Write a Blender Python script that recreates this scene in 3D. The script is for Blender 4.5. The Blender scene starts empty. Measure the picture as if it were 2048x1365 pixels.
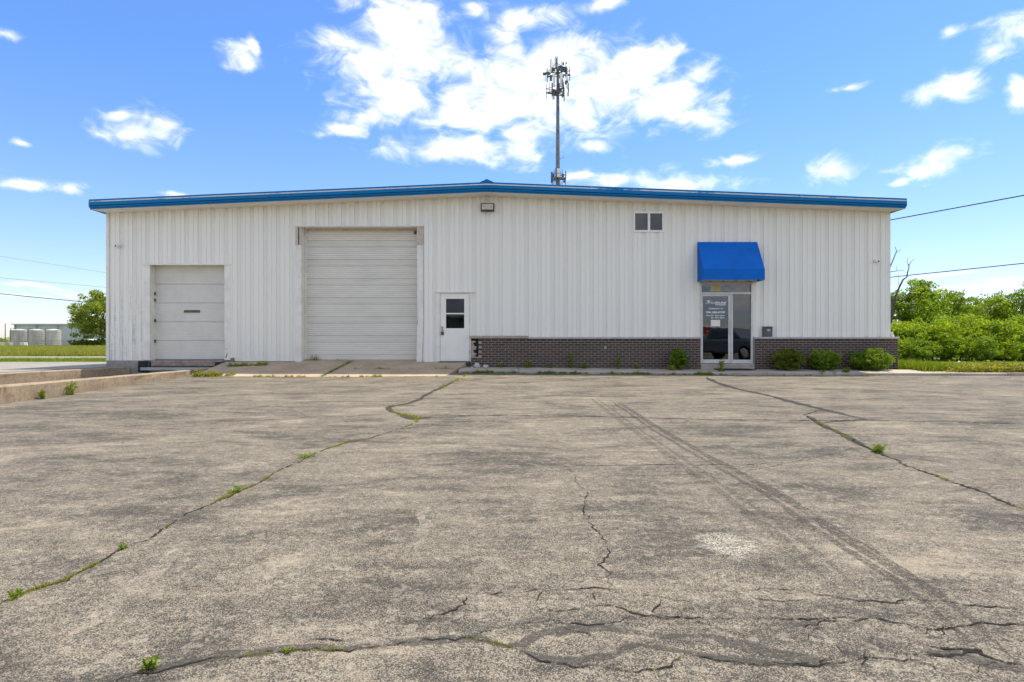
import bpy, bmesh, math, random
import numpy as np
from mathutils import Vector, Matrix
R = math.radians
SC = bpy.context.scene
COL = SC.collection
rng = np.random.default_rng(7)
random.seed(7)

# ------------------------------------------------------------------ camera, world, sun, exposure
EYE = 1.0
FOC = 21.0
FPX = FOC / 36.0 * 2048.0
WALL_Y = 18.6
cam = bpy.data.cameras.new('camera')
cam.lens = FOC; cam.sensor_width = 36.0; cam.clip_start = 0.05; cam.clip_end = 6000
cam_o = bpy.data.objects.new('camera', cam); COL.objects.link(cam_o)
cam_o.location = (0, 0, EYE); cam_o.rotation_euler = (R(90), 0, 0)
SC.camera = cam_o

SUN_AZ = R(58)      # from +Y towards +X
SUN_EL = R(68)
sun = bpy.data.lights.new('sun', 'SUN'); sun.energy = 4.2; sun.angle = R(0.53); sun.color = (1.0, 0.91, 0.77)
sun_o = bpy.data.objects.new('sun', sun); COL.objects.link(sun_o)
to_sun = Vector((math.sin(SUN_AZ) * math.cos(SUN_EL), math.cos(SUN_AZ) * math.cos(SUN_EL), math.sin(SUN_EL)))
sun_o.rotation_euler = to_sun.to_track_quat('Z', 'Y').to_euler()
sun_o.location = (20, 20, 40)

SC.view_settings.view_transform = 'Standard'
SC.view_settings.look = 'None'
SC.view_settings.gamma = 1.0
SC.view_settings.use_curve_mapping = False
SC.view_settings.exposure = 0.64
SC.cycles.max_bounces = 6
SC.cycles.diffuse_bounces = 3
SC.cycles.glossy_bounces = 3
SC.cycles.transparent_max_bounces = 16


class NT:
    """tiny helper round a node tree"""
    def __init__(s, tree):
        s.t = tree; s.n = tree.nodes; s.l = tree.links

    def node(s, typ, **kw):
        n = s.n.new(typ)
        for k, v in kw.items():
            setattr(n, k, v)
        return n

    def put(s, sock, v):
        if isinstance(v, bpy.types.NodeSocket):
            s.l.new(v, sock)
        elif v is not None:
            if isinstance(v, (tuple, list)) and sock.type == 'RGBA' and len(v) == 3:
                v = (*v, 1)
            sock.default_value = v

    def math(s, op, a, b=None, c=None, clamp=False):
        n = s.node('ShaderNodeMath', operation=op); n.use_clamp = clamp
        s.put(n.inputs[0], a); s.put(n.inputs[1], b); s.put(n.inputs[2], c)
        return n.outputs[0]

    def vmath(s, op, a, b=None, c=None):
        n = s.node('ShaderNodeVectorMath', operation=op)
        s.put(n.inputs[0], a)
        if b is not None: s.put(n.inputs[1], b)
        if c is not None: s.put(n.inputs[2], c)
        return n.outputs['Value'] if op in ('LENGTH', 'DOT_PRODUCT', 'DISTANCE') else n.outputs['Vector']

    def noise(s, vec, scale, detail=4, rough=0.55, dist=0.0):
        n = s.node('ShaderNodeTexNoise')
        s.put(n.inputs['Vector'], vec); s.put(n.inputs['Scale'], scale); s.put(n.inputs['Detail'], detail)
        s.put(n.inputs['Roughness'], rough); s.put(n.inputs['Distortion'], dist)
        return n.outputs['Fac']

    def vor(s, vec, scale, feature='F1'):
        n = s.node('ShaderNodeTexVoronoi', feature=feature)
        s.put(n.inputs['Vector'], vec); s.put(n.inputs['Scale'], scale)
        return n

    def ss(s, v, a, b, lo=0.0, hi=1.0):
        n = s.node('ShaderNodeMapRange', interpolation_type='SMOOTHSTEP')
        s.put(n.inputs[0], v)
        n.inputs[1].default_value = a; n.inputs[2].default_value = b
        n.inputs[3].default_value = lo; n.inputs[4].default_value = hi
        return n.outputs[0]

    def mix(s, f, a, b, mode='MIX'):
        n = s.node('ShaderNodeMix', data_type='RGBA', blend_type=mode)
        s.put(n.inputs[0], f); s.put(n.inputs[6], a); s.put(n.inputs[7], b)
        return n.outputs[2]

    def ramp(s, v, stops, interp='LINEAR'):
        n = s.node('ShaderNodeValToRGB'); r = n.color_ramp; r.interpolation = interp
        while len(r.elements) < len(stops): r.elements.new(0.5)
        for e, (p, c) in zip(r.elements, stops):
            e.position = p; e.color = (*c, 1)
        s.put(n.inputs[0], v)
        return n.outputs[0]

    def sep(s, v):
        n = s.node('ShaderNodeSeparateXYZ'); s.put(n.inputs[0], v); return n.outputs

    def comb(s, x, y, z=0.0):
        n = s.node('ShaderNodeCombineXYZ'); s.put(n.inputs[0], x); s.put(n.inputs[1], y); s.put(n.inputs[2], z); return n.outputs[0]


# ---- sky: Nishita with fair-weather cumulus placed by direction
world = bpy.data.worlds.new('World'); SC.world = world; world.use_nodes = True
w = NT(world.node_tree); w.n.clear()
sky = w.node('ShaderNodeTexSky', sky_type='NISHITA'); sky.sun_disc = False
sky.sun_elevation = SUN_EL; sky.sun_rotation = SUN_AZ
sky.altitude = 200; sky.air_density = 1.0; sky.dust_density = 0.45; sky.ozone_density = 1.6
tc = w.node('ShaderNodeTexCoord')
D = w.vmath('NORMALIZE', tc.outputs['Generated'])
dx, dy, dz = w.sep(D)
az = w.math('ARCTAN2', dx, dy); el = w.math('ARCSINE', dz)
AE = w.comb(az, el)
# slow warp so that the cloud outlines are never ellipses
wn = w.node('ShaderNodeTexNoise'); w.put(wn.inputs['Vector'], D); wn.inputs['Scale'].default_value = 9.0; wn.inputs['Detail'].default_value = 3
AEw = w.vmath('MULTIPLY_ADD', w.vmath('SUBTRACT', wn.outputs['Color'], (0.5, 0.5, 0.5)), (0.10, 0.035, 0), AE)
CLOUDS = [(805, 55, 92, 70), (760, 120, 105, 55), (858, 112, 75, 55), (785, 190, 80, 50), (830, 210, 70, 35), (740, 238, 80, 24), (685, 262, 55, 18),
          (1160, 112, 95, 50), (1080, 130, 75, 45), (1040, 170, 100, 60), (1210, 180, 150, 62), (1000, 205, 130, 42), (1330, 190, 95, 45), (1405, 235, 60, 32),
          (1130, 222, 130, 36), (960, 232, 110, 28), (1280, 130, 70, 40), (1350, 105, 40, 14),
          (1050, 38, 75, 26), (1010, 70, 40, 22), (960, 22, 30, 18), (950, 300, 125, 26), (1035, 262, 60, 22), (880, 296, 60, 22),
          (1240, 362, 95, 22), (1370, 368, 100, 17), (1170, 352, 45, 14),
          (488, 112, 36, 26), (515, 92, 16, 20), (285, 258, 58, 34), (245, 228, 32, 20), (40, 365, 55, 14), (120, 374, 45, 12), (15, 70, 40, 12), (365, 386, 28, 7), (12, 270, 24, 10),
          (2020, 62, 75, 34), (2040, 170, 32, 36), (1985, 100, 60, 24), (1890, 180, 62, 30), (1690, 178, 46, 9), (1880, 68, 24, 12),
          (1465, 325, 38, 15), (1665, 335, 56, 27), (1870, 326, 78, 28), (1790, 358, 26, 9), (1190, 12, 60, 12), (1197, 292, 28, 12), (1720, 392, 50, 6),
          (1930, 540, 110, 5), (1970, 574, 100, 8), (2040, 556, 60, 8), (80, 580, 80, 5), (60, 602, 90, 4), (150, 592, 50, 4)]
acc = None
for (cx, cy, rx, ry) in CLOUDS:
    u, v = (cx - 1024) / FPX, (682.5 - cy) / FPX
    n = math.sqrt(1 + u * u + v * v)
    a0, e0 = math.atan(u), math.asin(v / n)
    ra = 1.25 * rx / FPX / (1 + u * u)
    re = 1.25 * ry / FPX / n
    d = w.vmath('LENGTH', w.vmath('MULTIPLY_ADD', AEw, (1 / ra, 1 / re, 0), (-a0 / ra, -e0 / re, 0)))
    if rx * ry < 2600: d = w.math('ADD', d, 0.24)
    acc = d if acc is None else w.math('MINIMUM', acc, d)
inside = w.math('SUBTRACT', 1.0, w.math('MINIMUM', acc, 2.0))
# the same kind of cloud over the rest of the sky, on a flat layer
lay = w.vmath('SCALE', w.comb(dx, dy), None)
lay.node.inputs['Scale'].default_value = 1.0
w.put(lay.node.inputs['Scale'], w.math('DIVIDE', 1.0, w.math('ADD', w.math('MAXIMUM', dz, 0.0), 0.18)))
gen = w.math('MULTIPLY', w.math('SUBTRACT', w.noise(lay, 1.7, 3, 0.5), 0.455), 7.0)  # unseen cover thickened to brighten and whiten the light on the shaded front
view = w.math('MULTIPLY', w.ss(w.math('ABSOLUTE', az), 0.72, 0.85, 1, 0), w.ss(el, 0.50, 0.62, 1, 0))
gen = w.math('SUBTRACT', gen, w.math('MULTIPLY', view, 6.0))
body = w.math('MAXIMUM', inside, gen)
Dn = w.vmath('MULTIPLY', D, (1, 1, 1.7))
f1 = w.noise(Dn, 21, 10, 0.58, 0.5)
f2 = w.noise(w.vmath('ADD', Dn, (0.012, 0.006, 0.04)), 21, 4, 0.55, 0.5)
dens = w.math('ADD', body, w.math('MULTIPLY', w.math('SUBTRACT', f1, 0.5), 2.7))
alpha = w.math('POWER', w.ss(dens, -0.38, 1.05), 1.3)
shade = w.ss(w.math('SUBTRACT', f1, f2), -0.14, 0.10)
ccol = w.mix(w.math('MULTIPLY', w.math('SUBTRACT', 1.0, shade), w.ss(dens, 0.2, 1.0)), (6.5, 6.4, 6.25), (4.75, 4.85, 5.1))
skyc = w.mix(1.0, sky.outputs[0], w.mix(w.ss(el, 0.0, 0.42), (0.72, 0.735, 0.90), (0.51, 0.72, 1.03)), 'MULTIPLY')
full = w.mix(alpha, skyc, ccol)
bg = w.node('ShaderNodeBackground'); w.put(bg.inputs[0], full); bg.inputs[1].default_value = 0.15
wo = w.node('ShaderNodeOutputWorld'); w.l.new(bg.outputs[0], wo.inputs[0])


# ------------------------------------------------------------------ materials
def new_mat(name):
    m = bpy.data.materials.new(name); m.use_nodes = True
    t = NT(m.node_tree); t.n.clear()
    o = t.node('ShaderNodeOutputMaterial'); p = t.node('ShaderNodeBsdfPrincipled')
    t.l.new(p.outputs[0], o.inputs[0])
    g = t.node('ShaderNodeNewGeometry')
    return m, t, p, g, o


def add_bump(t, p, h, strength, dist):
    b = t.node('ShaderNodeBump'); b.inputs['Strength'].default_value = strength; b.inputs['Distance'].default_value = dist
    t.put(b.inputs['Height'], h); t.l.new(b.outputs[0], p.inputs['Normal'])


def M(name, col, rough=0.6, var=0.15, scale=4.0, bump=0.0, bscale=60.0, metal=0.0, spec=0.5, dirt=None, stretch=(1, 1, 1)):
    m, t, p, g, o = new_mat(name)
    P = t.vmath('MULTIPLY', g.outputs['Position'], stretch)
    n1 = t.noise(P, scale, 6, 0.6)
    lo = tuple(c * (1 - var) for c in col); hi = tuple(min(1, c * (1 + var)) for c in col)
    c = t.mix(t.ss(n1, 0.3, 0.7), lo, hi)
    if dirt:
        c = t.mix(t.math('MULTIPLY', t.ss(t.noise(P, scale * 2.7, 8, 0.7), 0.52, 0.75), dirt[1]), c, dirt[0])
    t.put(p.inputs['Base Color'], c)
    p.inputs['Roughness'].default_value = rough; p.inputs['Metallic'].default_value = metal
    p.inputs['Specular IOR Level'].default_value = spec
    if bump:
        add_bump(t, p, t.noise(P, bscale, 5, 0.6), bump, 0.01)
    return m


def asphalt_mat():
    m, t, p, g, o = new_mat('worn_asphalt')
    P = g.outputs['Position']
    v = t.vor(P, 185); v2 = t.vor(P, 360)
    r1 = t.sep(v.outputs['Color'])[0]; r2 = t.sep(v2.outputs['Color'])[1]
    stone = t.ramp(r1, [(0.0, (0.05, 0.05, 0.05)), (0.22, (0.15, 0.135, 0.115)), (0.45, (0.29, 0.255, 0.205)), (0.75, (0.39, 0.335, 0.265)), (0.93, (0.54, 0.48, 0.40)), (1.0, (0.36, 0.22, 0.13))])
    fine = t.ramp(r2, [(0.0, (0.07, 0.07, 0.068)), (0.5, (0.25, 0.22, 0.18)), (1.0, (0.44, 0.39, 0.32))])
    c = t.mix(0.42, stone, fine)
    # bare binder showing between the stones; where the surface is less worn there is more of it
    P2 = t.vmath('MULTIPLY', P, (0.75, 1.25, 1))
    big = t.noise(P2, 0.9, 7, 0.70, 0.8)
    mid = t.noise(t.vmath('MULTIPLY', P, (0.8, 2.0, 1)), 2.4, 8, 0.70, 0.5)
    wear = t.math('ADD', t.math('MULTIPLY', big, 0.55), t.math('MULTIPLY', mid, 0.45))
    dk = t.ss(wear, 0.535, 0.385)
    binder = t.ss(t.math('ADD', v.outputs['Distance'], t.math('MULTIPLY', dk, 0.26)), 0.50, 0.72)
    c = t.mix(t.math('MULTIPLY', binder, 0.85), c, (0.05, 0.05, 0.05))
    c = t.mix(t.math('MULTIPLY', dk, 0.36), c, (0.46, 0.46, 0.47), 'MULTIPLY')
    lt = t.ss(wear, 0.53, 0.62)
    c = t.mix(t.math('MULTIPLY', lt, 0.45), c, (0.46, 0.40, 0.315))
    # clusters of darker and paler stones that still read as grain farther off
    gr1 = t.sep(t.vor(P, 48).outputs['Color'])[0]; gr2 = t.sep(t.vor(P, 21).outputs['Color'])[1]
    gk = t.math('ADD', t.math('MULTIPLY', gr1, 0.6), t.math('MULTIPLY', gr2, 0.4))
    c = t.mix(t.ss(gk, 0.45, 0.15, 0, 0.45), c, (0.55, 0.55, 0.57), 'MULTIPLY')
    c = t.mix(t.ss(gk, 0.62, 0.95, 0, 0.30), c, (0.55, 0.49, 0.41))
    # thin pale drag lines and darker oily specks
    ln = t.noise(t.vmath('MULTIPLY', P, (0.35, 5.0, 1)), 1.5, 8, 0.75, 0.3)
    c = t.mix(t.ss(ln, 0.60, 0.72, 0, 0.35), c, (0.50, 0.44, 0.35))
    oil = t.ss(t.noise(P, 3.7, 5, 0.6, 0.4), 0.70, 0.78, 0, 0.55)
    c = t.mix(oil, c, (0.07, 0.065, 0.06))
    # faint rust and pale dust
    ru = t.ss(t.noise(P, 1.1, 6, 0.7), 0.68, 0.8)
    c = t.mix(t.math('MULTIPLY', ru, 0.25), c, (0.36, 0.24, 0.13))
    c = t.mix(1.0, c, (0.80, 0.795, 0.74), 'MULTIPLY')
    t.put(p.inputs['Base Color'], c)
    p.inputs['Roughness'].default_value = 0.9; p.inputs['Specular IOR Level'].default_value = 0.25
    h = t.math('SUBTRACT', 1.0, v.outputs['Distance'])
    add_bump(t, p, t.math('ADD', h, t.math('MULTIPLY', mid, 1.0)), 0.75, 0.006)
    return m


def siding_mat():
    m, t, p, g, o = new_mat('white_siding_paint')
    P = g.outputs['Position']; x, y, z = t.sep(P)
    n = t.noise(t.vmath('MULTIPLY', P, (1, 1, 0.12)), 3.0, 5, 0.6)
    oi = t.node('ShaderNodeObjectInfo')
    c = t.mix(n, (0.79, 0.772, 0.685), (0.845, 0.822, 0.73))
    c = t.mix(t.math('MULTIPLY', oi.outputs['Random'], 0.25), c, (0.735, 0.715, 0.63))
    # run-off streaks below the eave and mildew on the left end
    st = t.noise(t.vmath('MULTIPLY', P, (1, 1, 0.035)), 16, 6, 0.7)
    low = t.math('MULTIPLY', t.ss(x, -11.0, -11.9), t.ss(z, 3.4, 1.2))
    mil = t.math('MULTIPLY', low, t.ss(t.math('ADD', st, t.math('MULTIPLY', t.noise(P, 9, 6, 0.75), 0.35)), 0.66, 0.82))
    c = t.mix(t.math('MULTIPLY', mil, 0.55), c, (0.23, 0.23, 0.21))
    top = t.math('MULTIPLY', t.ss(z, 4.45, 5.1), t.ss(st, 0.48, 0.66))
    c = t.mix(t.math('MULTIPLY', top, 0.35), c, (0.56, 0.52, 0.45))
    gr = t.math('MULTIPLY', t.ss(z, 0.85, 0.4), t.ss(t.noise(P, 14, 7, 0.7), 0.5, 0.72))
    c = t.mix(t.math('MULTIPLY', gr, 0.35), c, (0.4, 0.37, 0.32))
    sc = t.ss(t.noise(P, 6.5, 9, 0.8), 0.70, 0.76)
    c = t.mix(t.math('MULTIPLY', sc, 0.4), c, (0.48, 0.47, 0.45))
    t.put(p.inputs['Base Color'], c)
    p.inputs['Roughness'].default_value = 0.45; p.inputs['Specular IOR Level'].default_value = 0.4
    add_bump(t, p, t.noise(t.vmath('MULTIPLY', P, (1, 1, 0.5)), 2.2, 3, 0.5), 0.25, 0.02)
    return m


def concrete_mat(name, col, stain, amount=0.5, seed=0.0, bump=0.4):
    m, t, p, g, o = new_mat(name)
    P = t.vmath('ADD', g.outputs['Position'], (seed, seed * 2, seed))
    n1 = t.noise(P, 1.4, 8, 0.65); n2 = t.noise(P, 14, 8, 0.7)
    c = t.mix(t.ss(n1, 0.3, 0.7), tuple(k * 0.78 for k in col), tuple(k * 1.12 for k in col))
    c = t.mix(t.math('MULTIPLY', t.ss(n2, 0.45, 0.72), amount), c, stain)
    s3 = t.ss(t.noise(t.vmath('MULTIPLY', P, (1.4, 1.4, 0.35)), 3.1, 6, 0.7), 0.55, 0.72)
    c = t.mix(t.math('MULTIPLY', s3, amount * 0.8), c, tuple(k * 0.55 for k in stain))
    c = t.mix(t.ss(t.sep(t.vor(P, 120).outputs['Color'])[0], 0.9, 1.0, 0, 0.4), c, tuple(k * 0.5 for k in col))
    t.put(p.inputs['Base Color'], c); p.inputs['Roughness'].default_value = 0.92
    add_bump(t, p, t.noise(P, 55, 8, 0.7), bump, 0.008)
    return m


def brick_mat():
    m, t, p, g, o = new_mat('dark_brick')
    oi = t.node('ShaderNodeObjectInfo')
    r = t.math('FRACT', t.math('ADD', oi.outputs['Random'], g.outputs['Random Per Island']))
    c = t.ramp(r, [(0, (0.026, 0.016, 0.012)), (0.4, (0.044, 0.025, 0.017)), (0.8, (0.070, 0.034, 0.021)), (1, (0.034, 0.026, 0.022))])
    c = t.mix(t.ss(t.noise(g.outputs['Position'], 30, 6, 0.7), 0.5, 0.8, 0, 0.4), c, (0.075, 0.053, 0.04))
    t.put(p.inputs['Base Color'], c); p.inputs['Roughness'].default_value = 0.6
    add_bump(t, p, t.noise(g.outputs['Position'], 90, 5, 0.6), 0.4, 0.004)
    return m


def blue_mat():
    m, t, p, g, o = new_mat('faded_blue_trim')
    P = g.outputs['Position']
    c = t.mix(t.noise(P, 2.0, 5, 0.6), (0.0015, 0.13, 0.33), (0.003, 0.18, 0.43))
    ch = t.math('MULTIPLY', t.ss(t.noise(t.vmath('MULTIPLY', P, (0.5, 2, 4)), 2.2, 8, 0.7), 0.55, 0.75), 0.28)
    c = t.mix(ch, c, (0.16, 0.27, 0.42))
    t.put(p.inputs['Base Color'], c); p.inputs['Roughness'].default_value = 0.6; p.inputs['Specular IOR Level'].default_value = 0.2
    return m


def peel_mat():
    m, t, p, g, o = new_mat('chalky_trim_edge')
    P = g.outputs['Position']
    k = t.ss(t.noise(t.vmath('MULTIPLY', P, (0.6, 1, 1)), 1.5, 8, 0.72), 0.36, 0.50)
    c = t.mix(k, (0.01, 0.15, 0.36), (0.72, 0.66, 0.60))
    t.put(p.inputs['Base Color'], c); p.inputs['Roughness'].default_value = 0.7
    return m


def leaf_mat(name, c0, c1, c2=None, trans=0.35):
    m, t, p, g, o = new_mat(name)
    r = g.outputs['Random Per Island']
    big = t.noise(g.outputs['Position'], 1.3, 3, 0.6)
    k = t.math('ADD', t.math('MULTIPLY', r, 0.6), t.math('MULTIPLY', t.ss(big, 0.3, 0.7), 0.4))
    c = t.ramp(k, [(0.0, c0), (0.65, c1), (1.0, c2 or c1)])
    t.put(p.inputs['Base Color'], c); p.inputs['Roughness'].default_value = 0.55
    p.inputs['Specular IOR Level'].default_value = 0.3
    tr = t.node('ShaderNodeBsdfTranslucent'); t.put(tr.inputs[0], t.mix(1.0, c, (1.35, 1.25, 0.6), 'MULTIPLY'))
    mx = t.node('ShaderNodeMixShader'); mx.inputs[0].default_value = trans
    t.l.new(p.outputs[0], mx.inputs[1]); t.l.new(tr.outputs[0], mx.inputs[2]); t.l.new(mx.outputs[0], o.inputs[0])
    return m


def glass_mat(name, tint=0.35, ior=1.75):
    m, t, p, g, o = new_mat(name)
    t.n.remove(p)
    fr = t.node('ShaderNodeFresnel'); fr.inputs['IOR'].default_value = ior
    gl = t.node('ShaderNodeBsdfGlossy'); gl.inputs['Roughness'].default_value = 0.004; gl.inputs[0].default_value = (0.95, 0.97, 1, 1)
    tp = t.node('ShaderNodeBsdfTransparent'); tp.inputs[0].default_value = (tint, tint, tint * 0.98, 1)
    b = t.node('ShaderNodeBump'); b.inputs['Strength'].default_value = 0.06; b.inputs['Distance'].default_value = 0.02
    t.put(b.inputs['Height'], t.noise(g.outputs['Position'], 2.2, 2, 0.4)); t.l.new(b.outputs[0], gl.inputs['Normal'])
    mx = t.node('ShaderNodeMixShader'); t.l.new(fr.outputs[0], mx.inputs[0]); t.l.new(tp.outputs[0], mx.inputs[1]); t.l.new(gl.outputs[0], mx.inputs[2])
    t.l.new(mx.outputs[0], o.inputs[0])
    return m


def patch_mat(name, col, rough, thresh, nscale=60.0, stretch=(1, 1, 1), soft=0.12, stones=0.0, amax=1.0, feather=False):
    """thin coat over the asphalt, broken up so that stones show through"""
    m, t, p, g, o = new_mat(name)
    P = t.vmath('MULTIPLY', g.outputs['Position'], stretch)
    n1 = t.noise(P, nscale, 6, 0.7)
    n2 = t.noise(P, nscale * 0.12, 4, 0.6)
    k = t.math('ADD', t.math('MULTIPLY', n1, 0.55), t.math('MULTIPLY', n2, 0.45))
    a = t.ss(k, thresh, thresh + soft, 0.0, amax)
    if stones:
        v = t.vor(g.outputs['Position'], 185)
        r = t.math('ADD', t.sep(v.outputs['Color'])[2], t.math('MULTIPLY', t.math('SUBTRACT', n2, 0.5), 1.6))
        a = t.math('MULTIPLY', a, t.ss(r, 1.0 - stones, 0.9 - stones))
    if feather:
        gc = t.node('ShaderNodeTexCoord').outputs['Generated']
        d = t.vmath('LENGTH', t.vmath('MULTIPLY', t.vmath('SUBTRACT', gc, (0.5, 0.5, 0.5)), (2, 2, 0)))
        a = t.math('MULTIPLY', a, t.ss(t.math('ADD', d, t.math('MULTIPLY', t.math('SUBTRACT', n2, 0.5), 1.4)), 1.0, 0.55))
    t.put(p.inputs['Base Color'], t.mix(n2, tuple(c * 0.8 for c in col), tuple(c * 1.2 for c in col)))
    p.inputs['Roughness'].default_value = rough; p.inputs['Specular IOR Level'].default_value = 0.2
    t.put(p.inputs['Alpha'], a)
    return m


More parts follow.
